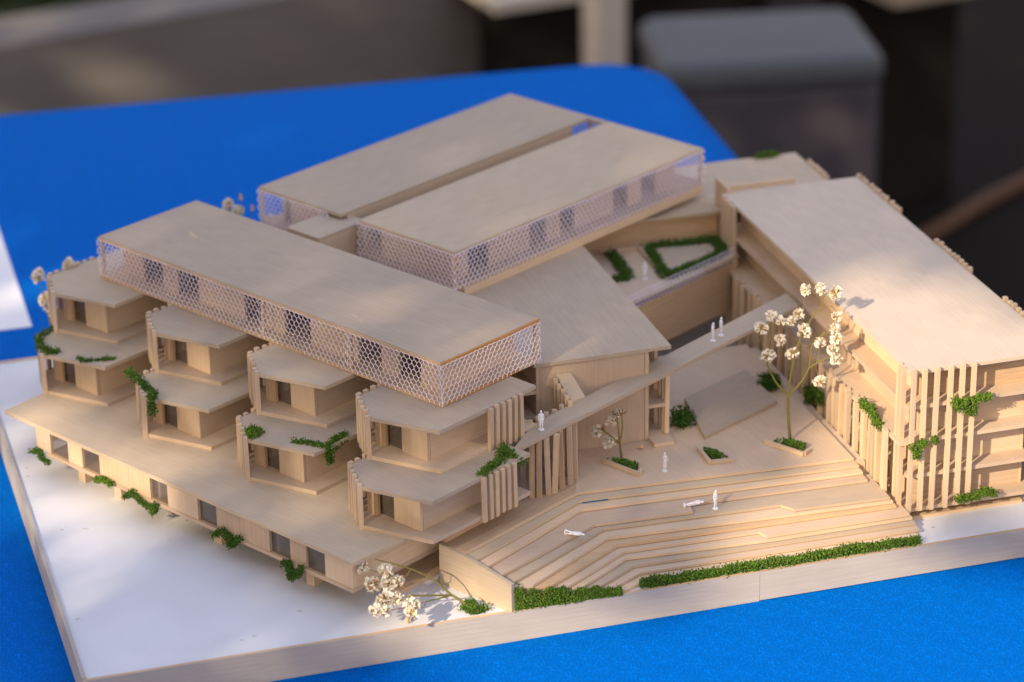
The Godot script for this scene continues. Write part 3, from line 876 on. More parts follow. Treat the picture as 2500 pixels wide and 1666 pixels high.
func build_right_wing():
	var t := thing("right_wing", "big four-storey wooden wing on the right with stick screens and open ledges", "model building")
	var fl := [6.0, 21.7, 37.5, 53.2]
	sheet(t, "roof", ring_rect(134.6, 202.6, -97, 118.2), 67.4, 69.0, X(0, 1), 10)
	for k in 4:
		var xl: float = [135.5, 135.5, 131.0, 134.4][k]
		sheet(t, "floor_slab", ring_rect(xl, 200.5, -96.5, 118.2 if k else 117.9), fl[k] - 1.6, fl[k], X(0, 1) if k != 2 else X(0.05, 1).normalized(), [0, 2, 0, 1][k])
		var y0: float = fl[k] + 0.05; var y1: float = (fl[k + 1] - 1.65) if k < 3 else 67.35
		var xw: float = [141.5, 141.5, 142.6, 143.3][k]
		piece(t, "left_wall", xw, xw + 1.5, y0, y1, -96, 108.4 if k != 3 else 108.0, [2, 0, 1, 1][k])
		piece(t, "front_wall", xw, 190.3, y0, y1, 108.5, 110.0, [4, 2, 0, 6][k])
		var b := mb(); box(b, 191.6, 196, y0, y1, 108.6, 108.85); part(t, "window_pane", b, M.pane)
		piece(t, "window_post", 190.35, 191.5, y0, y1, 108.2, 110.2, 1)
		piece(t, "right_wall", 197.6, 199.0, y0, y1, -96, 108.4)
		piece(t, "back_wall", 143.5, 197.5, y0, y1, -95.8, -94.4)
		if k < 2:
			for z in [100.0, 71, 33, -5, -40]: piece(t, "inner_post", xw - 5.6, xw - 0.1, y0, y1, z, z + 1.2)
	sheet(t, "plinth", ring_rect(139.5, 189.3, -92, 117.0), 0.03, 1.5, X(1, 0), 4)
	piece(t, "plinth_wall", 143, 196, 1.55, 4.35, -90, 96, 8)
	# long edge strip under the roof and fin wall at the far end
	piece(t, "fin_wall", 136.6, 138.8, 17.4, 71.2, -113, -96.2, 1)
	piece(t, "roof_kerb", 139.0, 171.6, 69.02, 71.3, -101.4, -98.6, 1)
	for z in [-93.5, -90.0, -86.6, -83.2, -79.6]: slat(t, 133.6, z, 8, 68.9, 2.0, 2.2, 0.0, [2, 3, 0][int(abs(z)) % 3])
	piece(t, "edge_strip", 124.8, 129.3, 8.6, 15.6, -37, 89, 3); piece(t, "edge_strip", 126.0, 129.4, 5.0, 10.2, 89.1, 112, 0)
	# front sticks
	for x in [136.0, 140.9, 146.2, 152.2, 157.7, 162.5]: slat(t, x, 119.3, 5.4, 69.8, 1.75, 1.8, 0.0, 1)
	for x in [190.6, 195.2]: slat(t, x, 119.3, 2.2, 31.0 if x < 192 else 50.0, 2.0, 2.0)
	for z in [110.0, 114.2]: slat(t, 133.5, z, 5.4, 69.6, 1.8, 2.0, 0.0, 1)
	# low stick screen along the plaza, in groups
	var z := -70.0
	while z < 108.5:
		var gap := (z > 27.5 and z < 31) or (z > 69 and z < 73.5) or (z > -38 and z < -33) or (z > 98.5 and z < 101)
		if not gap: slat(t, 130.6 + 0.9 * sin(z * 0.8), z, 5.5, 38.4 + 0.6 * sin(z * 1.7), 2.0, 2.1, 0.0, [3, 1, 4, 2, 0][int(abs(z * 1.3)) % 5])
		z += 4.35 + jit(0.3)
	# sticks seen over the far eave
	for g in [[-97.0, 3], [-82.0, 5], [-8.0, 9], [62.0, 6], [-58.0, 3]]:
		for k in g[1]: slat(t, 203.9, g[0] + k * 4.3, 20, 70.2, 1.9, 2.0)

func build_terrace():
	var t := thing("terraced_plaza", "stepped wooden plaza of stacked boards going down to the front edge", "terrace")
	var rise := 1.44
	# per board: left end, mitre, points along the right run
	var ends := [[-54.5, 117.0], [-51.6, 121.6], [-48.6, 126.0], [-44.6, 132.2], [-40.9, 136.6], [-33.0, 138.3], [-25.0, 138.3], [-18.0, 138.3], [-12.5, 138.3], [-6.0, 138.3], [0.0, 138.3], [5.6, 138.35]]
	var runs := [
		[[4.2, 80.9], [124.6, 87.4]], [[3.4, 85.6], [125.2, 91.8]], [[2.6, 90.6], [125.5, 95.4]], [[4.5, 102.3], [46.4, 104.2], [47.2, 97.2], [125.7, 100.1]],
		[[8.0, 104.2], [83.6, 107.4], [87.6, 113.0], [129.3, 115.3]], [[7.4, 109.7], [88.0, 114.4], [130.2, 116.4]], [[10.1, 114.6], [131.0, 118.2]],
		[[11.8, 117.9], [69.4, 119.0], [71.2, 123.6], [134.4, 124.0]], [[11.7, 121.0], [72.0, 124.6], [135.4, 124.8]], [[13.2, 125.6], [135.8, 127.0]], [[14.6, 129.6], [136.2, 130.3]], [[16.2, 133.6], [134.8, 134.0]],
	]
	for k in 12:
		var top := rise * (12 - k)
		var p := [X(-61.2, 106.6), X(ends[k][0], ends[k][1])]
		if k > 4: p.insert(1, X(-43.3, 135.9)); p.insert(2, X(-41.6, 138.3))
		elif k > 0: p.insert(1, X(-61.0, 106.9).lerp(X(ends[k][0], ends[k][1]), 0.5) + X(-0.25, 0.05))
		for q in runs[k]: p.append(X(q[0], q[1]))
		var xr: float = runs[k][-1][0]
		var back := -38.0
		p += [X(xr, 30.0), X(min(xr, 124.6), back), X(15.3, back), X(15.3, 42.0), X(8.6, 66.5), X(3.0, 65.8)]
		sheet(t, "step_board" if k else "plaza_board", p, top - rise + 0.26, top, X(1, 0.02).normalized() if k else X(0.1, 1).normalized(), [2, 8, 0, 2, 8, 0, 6, 2, 0, 8, 3, 0][k])
	# extra tread piece laid on the left arm, slightly darker
	sheet(t, "landing_board", [X(-60.9, 106.2), X(-54.6, 116.6), X(3.4, 80.6), X(7.3, 69.5), X(2.4, 66.4)], 17.3, 17.42, X(0.85, -0.525), 6)
	sheet(t, "edge_board", [X(-61.2, 104.6), X(-59.8, 106.6), X(-22, 82.8), X(-23.4, 80.8)], 17.45, 19.3, X(0.85, -0.525), 6)
	# end wall that follows the fall of the steps
	var b := mb()
	var a := V(-62.9, 0, 107.6); var e := V(-42.6, 0, 140.2); var th := V(1.35, 0, -0.8)
	var q := [a, e, e + V(0, 12.6, 0), a.lerp(e, 0.4) + V(0, 16.8, 0), a + V(0, 17.9, 0)]
	for s in 2:
		var o := th if s else Vector3.ZERO
		for tri in [[0, 1, 2], [0, 2, 3], [0, 3, 4]]:
			var w := [q[tri[0]] + o, q[tri[1]] + o, q[tri[2]] + o]
			if s: w.reverse()
			b.tri(w[0], w[1], w[2], uvg(w[0].z, w[0].y), uvg(w[1].z, w[1].y), uvg(w[2].z, w[2].y))
	for k in 5:
		var c: Vector3 = q[k]; var d: Vector3 = q[(k + 1) % 5]
		b.quad(d, c, c + th, d + th, uvg(d.z, 0), uvg(c.z, 0), uvg(c.z, 1.5), uvg(d.z, 1.5))
	part(t, "end_wall", b, wood(5))
	b = mb(); bar(b, V(4.2, 14.9, 86.05), V(15.5, 15.1, 86.75), 0.5, 0.1, V(0, 1, 0)); part(t, "blue_tape", b, M.tape, "sliver of blue tape on the second riser")
	# tilted slab lying on the plaza
	t = thing("sloping_slab", "broad tilted wooden slab lying on the plaza below the bridge", "model lawn")
	b = mb()
	var s0 := [V(71.2, 17.35, 50.6), V(113.6, 17.35, 27.6), V(111.9, 17.35, -6.0), V(75.6, 17.35, 13.5)]
	var s1 := [V(71.2, 18.9, 50.6), V(113.6, 19.0, 27.6), V(111.9, 20.2, -6.0), V(75.6, 20.2, 13.5)]
	b.quad(s1[0], s1[1], s1[2], s1[3], uvg(0, 0), uvg(45, 0), uvg(45, 60), uvg(0, 60))
	for k in 4: b.quad(s0[k], s0[(k + 1) % 4], s1[(k + 1) % 4], s1[k], uvg(0, 0), uvg(48, 0), uvg(48, 1.8), uvg(0, 1.8))
	part(t, "slab", b, wood(8))
	# triangular planters
	var spots := [[[22.8, 57.6], [33.2, 74.9], [35.4, 71.2]], [[65.2, 58.6], [65.0, 73.8], [75.4, 74.4]], [[94.1, 62.2], [105.2, 79.2], [108.9, 76.2]]]
	var said := ["triangular planter with a low wooden kerb round the small flowering tree", "triangular planter with a wooden kerb and no tree, between the other two", "triangular planter with a low wooden kerb round the big flowering tree"]
	for i in 3:
		t = thing("planter", said[i], "planter", V(spots[i][1][0], 17.3, spots[i][1][1]), 0.0, "triangular planters on the plaza")
		for k in 2:
			var f: Array = spots[i][k]; var g: Array = spots[i][k + 1]; var o := V(spots[i][1][0], 0, spots[i][1][1])
			b = mb()
			var c := V(f[0], 0.95, f[1]) - o; var d := V(g[0], 0.95, g[1]) - o
			if k: c += (d - c).normalized() * 0.75
			bar(b, c, d, 1.4, 1.7, (d - c).cross(Vector3.UP).normalized()); part(t, "kerb", b, wood(1))
		var tri: Array = [[V(24, 0, 57), V(33, 0, 71.5), V(36, 0, 66)], [V(66.5, 0, 60), V(66.8, 0, 72), V(74, 0, 72.5)], [V(97, 0, 62), V(106, 0, 75.5), V(110.5, 0, 71)]][i]
		var m := mb()
		for k in 560:
			var w := Vector3(rng.randf(), rng.randf(), rng.randf()); w /= w.x + w.y + w.z
			var p: Vector3 = tri[0] * w.x + tri[1] * w.y + tri[2] * w.z - V(spots[i][1][0], 0, spots[i][1][1])
			m.tint = moss_tint([0.3, 0.35, 0.45][i])
			crumb(m, p + V(0, rng.randf_range(0.3, 4.0 - 1.6 * w.length()), 0), rng.randf_range(0.35, 0.6))
		part(t, "moss_filling", m, M.moss)

func hedge(label: String, a: Vector3, e: Vector3, w: float, h0: float, h1: float, many: int):
	var b := mb()
	for k in many * 2:
		var f := rng.randf()
		var top := lerpf(h0, h1, f) * (0.86 + 0.10 * sin(f * 17.3 + 1.0) + 0.09 * sin(f * 43.7) + jit(0.14))
		var p := a.lerp(e, f) - a + V(0, rng.randf_range(0.1, top), rng.randfn() * w * 0.3)
		b.tint = moss_tint(0.55)
		crumb(b, p, rng.randf_range(0.24, 0.52))
	for k in 60:
		var f := rng.randf(); var p := a.lerp(e, f) - a + V(0, lerpf(h0, h1, f) * 0.8, jit(w * 0.4)); b.tint = moss_tint(0.7)
		bar(b, p, p + V(jit(1.5), rng.randf_range(0.6, 1.8), jit(1.2)), 0.16, 0.16)
	var o := part(self, "hedge", b, M.moss)
	o.position = a * MM
	tag(o, label, "hedge", "moss hedges along the front edge")

func build_green():
	moss("moss along the far left corner of the leftmost lower pavilion's roof", [V(-183.3, 44.6, -97.4), V(-191.8, 44.6, -89.3), V(-192.4, 44.6, -78.6), V(-190.4, 44.6, -71.2), V(-186.4, 44.6, -69.9)], 2.2, 620, 0.35)
	moss("moss along the front eave of the leftmost lower pavilion", [V(-178.7, 44.1, -60.4), V(-175.7, 44.1, -56.8), V(-171.6, 43.6, -56.7), V(-167.7, 44.1, -55.4), V(-164.0, 44.1, -55.5)], 1.7, 420, 0.45)
	moss("moss trailing over the left roof corner of the second lower pavilion", [V(-160.5, 44.9, -38.5), V(-158.0, 44.9, -30.4), V(-156.3, 44.9, -20.9), V(-154.2, 44.6, -13.9), V(-156.1, 47.1, -5.4), V(-156.8, 40.6, -3.0)], 2.0, 760, 0.3)
	moss("round moss ball on the roof corner of the third lower pavilion", [V(-123.7, 45.0, 37.1), V(-120.6, 44.8, 38.3), V(-123.2, 44.2, 41.4)], 2.5, 560, 0.75, 0.9)
	moss("moss along the front eave of the third lower pavilion, one tail hanging", [V(-108.0, 44.4, 51.6), V(-103.6, 44.3, 54.0), V(-99.5, 44.2, 57.6), V(-96.2, 44.0, 60.0), V(-91.6, 44.4, 54.6), V(-86.2, 44.4, 51.2), V(-95.6, 41.0, 60.6), V(-95.4, 37.6, 60.8)], 1.75, 900, 0.4)
	moss("big moss clump on the stick fins of the lower right pavilion", [V(-43.4, 44.8, 104.8), V(-38.0, 44.8, 99.5), V(-33.0, 44.6, 95.4), V(-29.0, 45.4, 85.8), V(-27.9, 44.6, 93.1), V(-23.6, 41.4, 92.8)], 2.3, 900, 0.6)
	moss("moss at the left end of the podium's floor edge", [V(-204.3, 11.5, -43.0), V(-200.8, 11.5, -43.2), V(-200.8, 9.2, -40.6), V(-198.4, 8.3, -36.5)], 1.5, 340, 0.35)
	moss("small moss tuft under the second podium window", [V(-181.9, 10.6, -8.6), V(-179.4, 12.2, -4.5), V(-176.8, 11.6, -0.1)], 1.5, 320, 0.6)
	moss("long moss tuft under the widest left podium panel", [V(-172.5, 8.3, 7.2), V(-169.9, 12.1, 11.5), V(-167.1, 9.7, 16.3), V(-164.6, 8.8, 20.5), V(-162.2, 11.0, 24.5), V(-163.7, 6.4, 22.0)], 1.65, 560, 0.35)
	moss("moss tuft hanging in the middle of the podium floor edge", [V(-144.3, 9.2, 54.6), V(-141.4, 12.7, 59.6), V(-139.0, 11.3, 63.5), V(-138.8, 7.9, 64.0), V(-136.1, 13.2, 68.4)], 1.7, 520, 0.3)
	moss("moss tuft on the podium floor edge nearest the front corner", [V(-122.9, 10.4, 90.7), V(-121.4, 12.0, 93.2), V(-121.0, 7.8, 93.9), V(-120.9, 5.4, 94.1), V(-118.6, 8.4, 97.9), V(-117.4, 13.1, 99.9)], 1.6, 520, 0.25)
	var wing := "moss tufts on the right wing"
	moss("moss tuft on the ledge of the right wing near its front corner", [V(130.0, 41.4, 82.4), V(130.0, 39.4, 85.0), V(130.4, 41.2, 91.9), V(130.0, 37.4, 95.5), V(130.4, 37.6, 100.8)], 2.0, 620, 0.6, 0.8, wing)
	moss("moss hanging from the stick screen behind the big flowering tree", [V(128.4, 23.2, 25.7), V(128.6, 16.4, 27.5), V(128.6, 24.8, 32.8), V(128.6, 26.4, 39.8), V(128.6, 21.6, 40.1)], 2.0, 560, 0.35, 0.8, wing)
	moss("moss on the far part of the right wing's ledge above the bridge end", [V(132.0, 40.4, -25.1), V(132.0, 39.6, -16.9), V(132.0, 39.2, -22.7)], 2.2, 360, 0.35, 0.8, wing)
	moss("widest moss clump caught on the front sticks at the third floor", [V(154.1, 54.9, 121.0), V(154.8, 51.1, 121.0), V(158.3, 54.3, 121.0), V(159.7, 48.8, 121.0), V(162.3, 48.4, 121.0), V(162.5, 54.2, 121.0), V(167.3, 54.0, 121.0), V(169.9, 54.4, 121.0)], 1.8, 900, 0.7, 0.8, wing)
	moss("drooping moss clump on the corner sticks of the right wing", [V(135.6, 36.4, 121.0), V(137.4, 34.3, 121.0), V(138.0, 31.0, 121.0), V(139.7, 37.9, 121.0), V(141.6, 36.8, 121.0)], 1.5, 480, 0.6, 0.8, wing)
	moss("tiny moss tuft on the third front stick", [V(145.8, 37.8, 120.9)], 1.4, 110, 0.5, 1.0, wing)
	moss("moss clump on the lowest front ledge of the right wing", [V(157.0, 8.9, 121.0), V(161.2, 8.8, 121.0), V(166.6, 9.0, 121.0), V(169.7, 10.7, 121.0), V(174.1, 8.6, 121.0)], 1.9, 760, 0.7, 0.8, wing)
	moss("blurred moss patch on the back edge of the rear block's roof", [V(178.1, 59.2, -163.8), V(182.8, 59.4, -163.9), V(188.7, 59.2, -164.5)], 2.2, 300, 0.5, 0.6, wing)
	var court := "moss borders on the raised court"
	moss("bent moss border at the left of the raised court", [V(79.3, 45.6, -98.5), V(79.2, 45.6, -90.1), V(78.6, 45.6, -83.0), V(78.4, 45.6, -75.0), V(78.0, 45.6, -69.2), V(70.5, 45.6, -66.9)], 3.0, 1100, 0.2, 0.6, court)
	moss("moss border running round the four-sided planter on the raised court", [V(97.5, 45.6, -99.4), V(106.2, 45.8, -99.4), V(115.4, 45.8, -97.6), V(125.1, 46, -97.2), V(131.4, 46.2, -96.2), V(130.6, 46, -88.0), V(128.4, 45.8, -81.4), V(119.0, 45.6, -75.2), V(111.7, 45.6, -71.5), V(105.7, 45.6, -68.6), V(99.7, 45.6, -65.5), V(94.5, 45.6, -62.6), V(95.0, 45.6, -70.5), V(95.8, 45.6, -79), V(96.6, 45.6, -86.9), V(97.2, 45.6, -94.0)], 2.9, 4200, 0.25, 0.6, court)
	moss("dark round shrub on the plaza left of the sloping slab", [V(67.2, 20.4, 33.4)], 4.6, 900, 0.05, 0.9, "round shrubs on the plaza")
	moss("dark round shrub on the plaza right of the sloping slab", [V(116.4, 20.2, 8.6), V(117.6, 19.8, 11.0)], 4.2, 900, 0.0, 0.9, "round shrubs on the plaza")
	moss("loose moss round the root of the fallen flower sprig", [V(-60.0, 1.2, 131.6), V(-56.8, 2.4, 130.9), V(-55.5, 1.4, 133.6), V(-57.6, 1.0, 135.4), V(-51.4, 1.0, 134.4)], 2.0, 620, 0.35)
	hedge("tall left moss hedge in front of the end wall, sloping down to the right", V(-41.2, 0.1, 138.9), V(3.4, 0.1, 139.6), 2.2, 10.4, 3.4, 2300)
	hedge("long low moss hedge along the foot of the steps", V(12.0, 0.1, 137.0), V(133.6, 0.1, 136.8), 3.4, 4.3, 4.0, 4200)

func build_flowers():
	var group := "dried flower sprigs standing as trees"
	var P := [V(105.8, 18.9, 62.1), V(104.6, 37.7, 61.7), V(98.4, 49.1, 50.7), V(97.2, 58.3, 42.9), V(104.2, 59.3, 44.2), V(113.7, 57.6, 48.3), V(115.3, 47.5, 57.0), V(117.9, 54.9, 51.7), V(124.7, 60.1, 49.6), V(118.9, 49.2, 56.6), V(127.5, 52.6, 56.5), V(121.5, 66.5, 43.5), V(126.8, 72.9, 40.0), V(124.4, 67.8, 43.4), V(117.2, 68.6, 40.6)]
	# the sprig leans only a little: bring its crown forward to stand over its foot
	var F := [V(98.5, 61.3, 40.9), V(103.5, 65.7, 38.9), V(107.0, 64.1, 41.2), V(111.2, 63.6, 42.8), V(115.0, 66.2, 41.8), V(115.5, 60.2, 46.7), V(105.4, 57.3, 46.1), V(99.4, 52.1, 48.6), V(109.5, 52.4, 51.3), V(119.5, 74.5, 36.6), V(125.7, 74.7, 38.3), V(131.0, 73.3, 41.1), V(130.1, 65.1, 47.2), V(128.5, 60.9, 50.0), V(128.3, 57.4, 52.8), V(126.3, 53.7, 55.2), V(121.5, 56.0, 52.0), V(127.1, 50.0, 58.4), V(118.5, 42.5, 62.1)]
	for A in [P, F]:
		for k in A.size():
			var back := clampf((A[k].y - 38.0) / 40.0, 0, 1) * 27.0
			A[k] -= V(0.26, -0.40, -0.88) * back
	var at := V(P[0].x, 17.4, P[0].z)
	var t := thing("flower_tree", "tall branching sprig of cream dried flowers before the right wing", "dried flower", at, 0.0, group)
	for A in [P, F]:
		for k in A.size(): A[k] -= at
	stem(t, [V(0.1, 0.4, 0.1), P[0], P[0].lerp(P[1], 0.5) + V(-0.3, 0, 0), P[1]], 0.85, 0.62)
	stem(t, [P[1], P[1].lerp(P[2], 0.5) + V(-0.8, -0.6, 0), P[2]], 0.55, 0.36)
	stem(t, [P[1], P[1].lerp(P[5], 0.5) + V(-0.8, 0.4, 0), P[5], P[11]], 0.5, 0.34)
	stem(t, [P[1], P[1].lerp(P[6], 0.55) + V(0.9, -0.5, 0), P[6]], 0.55, 0.42)
	stem(t, [P[6], P[7], P[7].lerp(P[8], 0.5) + V(0, 0.8, 0), F[13]], 0.36, 0.2); stem(t, [P[6], P[9], P[10]], 0.38, 0.26)
	stem(t, [P[10], F[15]], 0.2, 0.16, M.dry); stem(t, [P[10], F[17]], 0.22, 0.16, M.dry); stem(t, [P[9], P[9] + V(-0.4, -2.5, 0), F[18]], 0.24, 0.16, M.dry)
	stem(t, [P[9], P[9] + V(0.6, 3.5, 0), F[16]], 0.22, 0.16); stem(t, [P[2], F[7]], 0.36, 0.26)
	stem(t, [F[7], P[4] + V(-2, -1.5, 0), F[6]], 0.24, 0.16, M.dry); stem(t, [F[7], P[3], F[0]], 0.26, 0.16); stem(t, [P[4], F[3]], 0.2, 0.15, M.dry); stem(t, [P[4] + V(-2, -1.5, 0), F[1]], 0.2, 0.15)
	stem(t, [P[11], P[13], P[12], F[11]], 0.3, 0.17); stem(t, [P[13], F[10]], 0.22, 0.16); stem(t, [P[5], F[5]], 0.26, 0.18); stem(t, [P[5], P[14], F[9]], 0.26, 0.16, M.dry)
	stem(t, [P[7], F[12]], 0.2, 0.15, M.dry); stem(t, [P[5] + V(-1, -4, 0), F[8]], 0.22, 0.16); stem(t, [P[5], F[4]], 0.2, 0.15); stem(t, [P[3], F[2]], 0.18, 0.14, M.dry); stem(t, [P[13], P[13] + V(4, 1.2, 1), F[12]], 0.18, 0.14, M.dry)
	for k in F.size(): flower(t, F[k], [1.15, 0.95, 0.85, 0.95, 1.0, 1.35, 1.05, 1.25, 1.05, 0.95, 1.05, 1.2, 0.95, 1.0, 1.05, 1.05, 1.0, 1.1, 1.15][k])
	# small one on the plaza
	at = V(31.6, 17.4, 56.6)
	t = thing("flower_tree", "short sprig of mostly faded flowers in the planter before the hall", "dried flower", at, 0.0, group)
	var Q := [V(31.6, 17.8, 56.6), V(30.8, 24.7, 56.4), V(23.7, 31.0, 54.3), V(22.1, 30.4, 53.8), V(23.7, 27.3, 54.3), V(26.6, 35.2, 55.1), V(29.5, 37.6, 56.0), V(31.6, 38.1, 56.6), V(26.3, 25.4, 55.0), V(24.2, 33.4, 54.4), V(30.0, 34.5, 56.1)]
	for k in Q.size(): Q[k] -= at
	stem(t, [Q[0], Q[1]], 0.6, 0.5); stem(t, [Q[1], Q[1].lerp(Q[2], 0.5) + V(-0.4, 0.6, 0), Q[2]], 0.4, 0.3); stem(t, [Q[1], Q[10], Q[6]], 0.4, 0.28); stem(t, [Q[1], Q[1].lerp(Q[7], 0.5) + V(0.8, 0, 0), Q[7]], 0.38, 0.26); stem(t, [Q[1], Q[8]], 0.3, 0.2, M.dry); stem(t, [Q[10], Q[5]], 0.26, 0.18)
	for k in [3, 5, 8, 8]: flower(t, Q[k] + V(jit(1.2), jit(1.0), jit(0.6)), rng.randf_range(0.85, 1.05))
	flower(t, Q[6] + V(1.0, 0.6, -1.0), 0.75)
	for k in [2, 6, 7]:                                       # empty calyxes, brown, splayed
		var b := mb()
		for i in 6:
			var d := V(cos(i * 1.05), rng.randf_range(0.2, 0.9), sin(i * 1.05)).normalized()
			bar(b, Q[k], Q[k] + d * rng.randf_range(1.8, 2.6), 0.45, 0.3)
		part(t, "calyx", b, M.dry)
	# fallen sprig by the front edge
	at = V(-56.5, 0.4, 132.5)
	t = thing("flower_tree", "fallen sprig of cream dried flowers leaning over the front left of the base", "dried flower", at, 0.0, group)
	var R := [V(-56.5, 0.8, 132.5), V(-64.2, 6.7, 130.3), V(-80.1, 20.3, 128.7), V(-91.8, 24.8, 126.3), V(-81.4, 12.2, 135.6), V(-77.2, 10.5, 138.9), V(-82.7, 9.5, 131.0)]
	var G := [V(-89.9, 20.5, 126.8), V(-88.5, 15.0, 127.3), V(-85.5, 15.5, 128.1), V(-94.9, 14.1, 125.4), V(-91.5, 11.3, 132.6), V(-87.6, 11.0, 133.8), V(-93.4, 8.7, 132.1), V(-97.1, 10.4, 139.3), V(-93.5, 9.8, 140.4), V(-82.8, 9.6, 139.4), V(-84.8, 9.4, 145.0), V(-87.2, 9.5, 148.5), V(-97.9, 20.6, 122.4)]
	for A in [R, G]:
		for k in A.size(): A[k] -= at
	stem(t, [R[0], R[1]], 0.62, 0.5); stem(t, [R[1], R[1].lerp(R[2], 0.5) + V(1, 0.6, 0), R[2], R[3]], 0.42, 0.24); stem(t, [R[1], R[4]], 0.46, 0.36); stem(t, [R[1], R[5]], 0.36, 0.28)
	stem(t, [R[4], R[6] + V(0, 3, 0), G[1]], 0.26, 0.2, M.dry); stem(t, [R[4], G[5]], 0.28, 0.2); stem(t, [R[5], R[5] + V(-2, -1.4, 2), G[9]], 0.22, 0.16, M.dry); stem(t, [R[5], G[8]], 0.24, 0.18, M.dry)
	stem(t, [R[2], R[2] + V(-4, -3, 0), G[12]], 0.22, 0.16); stem(t, [R[4], G[0]], 0.2, 0.14, M.dry); stem(t, [R[4], R[4] + V(-5, -1, 0), G[3]], 0.22, 0.16); stem(t, [G[9], G[11]], 0.14, 0.12, M.dry); stem(t, [R[4], G[4]], 0.22, 0.16); stem(t, [R[3], R[3] + V(-2.0, 1.2, 0.5)], 0.22, 0.16, M.dry)
	for k in G.size():
		if k == 11:
			var b := mb(); tube(b, [G[k] + V(0, -1.4, 0), G[k] + V(0, -0.5, 0), G[k] + V(0, 0.6, 0), G[k] + V(0, 1.3, 0)], 1.15, 0.4, 9); part(t, "bud", b, M.bud)
		else: flower(t, G[k], [1.15, 1.35, 1.1, 1.3, 1.25, 1.15, 1.0, 1.1, 1.05, 1.4, 1.15, 0, 1.0][k])
	# two sprigs behind, mostly hidden
	at = V(-180, 0.1, -126)
	t = thing("flower_tree", "blurred sprig showing three cream flowers behind the leftmost pavilions", "dried flower", at, 0.0, group)
	for q in [V(-185.2, 58.6, -125.6), V(-171.3, 63.3, -121.5), V(-182.9, 46.8, -124.9), V(-181.3, 42.5, -124.5)]:
		stem(t, [V(0, 0.2, 0), V(-0.5, 22, 0.3), q - at], 0.5, 0.2); flower(t, q - at, 1.35)
	at = V(-84, 0.1, -150)
	t = thing("flower_tree", "blurred sprig of flowers and buds showing above the long gallery's far edge", "dried flower", at, 0.0, group)
	for q in [V(-91.7, 72.4, -149.8), V(-88.0, 69.0, -148.7), V(-73.6, 64.8, -144.4), V(-75.5, 62.0, -145.0)]:
		stem(t, [V(0, 0.2, 0), V(-0.5, 30, 0.3), q - at], 0.5, 0.2); flower(t, q - at, 1.2)
	for q in [V(-86.1, 76.6, -148.1), V(-81.1, 71.1, -146.6)]:
		stem(t, [V(-0.5, 40, 0.3), q - at], 0.2, 0.14, M.dry)
		var b := mb(); tube(b, [q - at + V(0, -1.4, 0), q - at, q - at + V(0, 1.3, 0)], 1.0, 0.5, 8); part(t, "bud", b, M.bud)

func build_figures():
	figure("white figure alone at the left end of the bridge", V(-9.3, 45.25, 74.3), 1, -20)
	figure("white figure on the far half of the bridge, nearer of the two walking together", V(84.2, 50.95, 24.6), 0, 60)
	figure("white figure on the far half of the bridge, farther of the two walking together", V(89.3, 51.25, 20.9), 2, 75)
	figure("white figure standing on the plaza between the planters and the top step", V(44.9, 17.35, 73.6), 2, -60)
	figure("white figure standing on the wide step in the middle of the terrace", V(56.8, 11.55, 102.2), 2, 30)
	figure("white figure toppled on its side behind the standing one on the terrace", V(44.0, 13.9, 99.6), 0, 0, Vector2(20, -86))
	figure("white figure lying on its back on the left arm of the steps", V(-9.6, 14.0, 106.6), 1, 48, Vector2(86, 0))
	figure("blurred white figure on the raised court between the moss borders", V(84.4, 44.55, -65.2), 1, 0)
	figure("white figure half hidden behind the bridge beside the hall", V(60.5, 34.0, 25.0), 2, 40)
	var b := mb(); crumb(b, V(0, 0.8, 0), 1.3); crumb(b, V(0.8, 0.7, 0.2), 0.9); bar(b, V(-0.8, 0.8, 0), V(-3.0, 1.6, -0.6), 0.3, 0.3)
	b.tint = Color(0.7, 0.55, 0.38)
	var o := part(self, "fallen_bud", b, M.bud); o.position = V(42.5, 17.4, 50.5) * MM
	tag(o, "tiny fallen flower bud on the plaza before the hall", "flower bud")

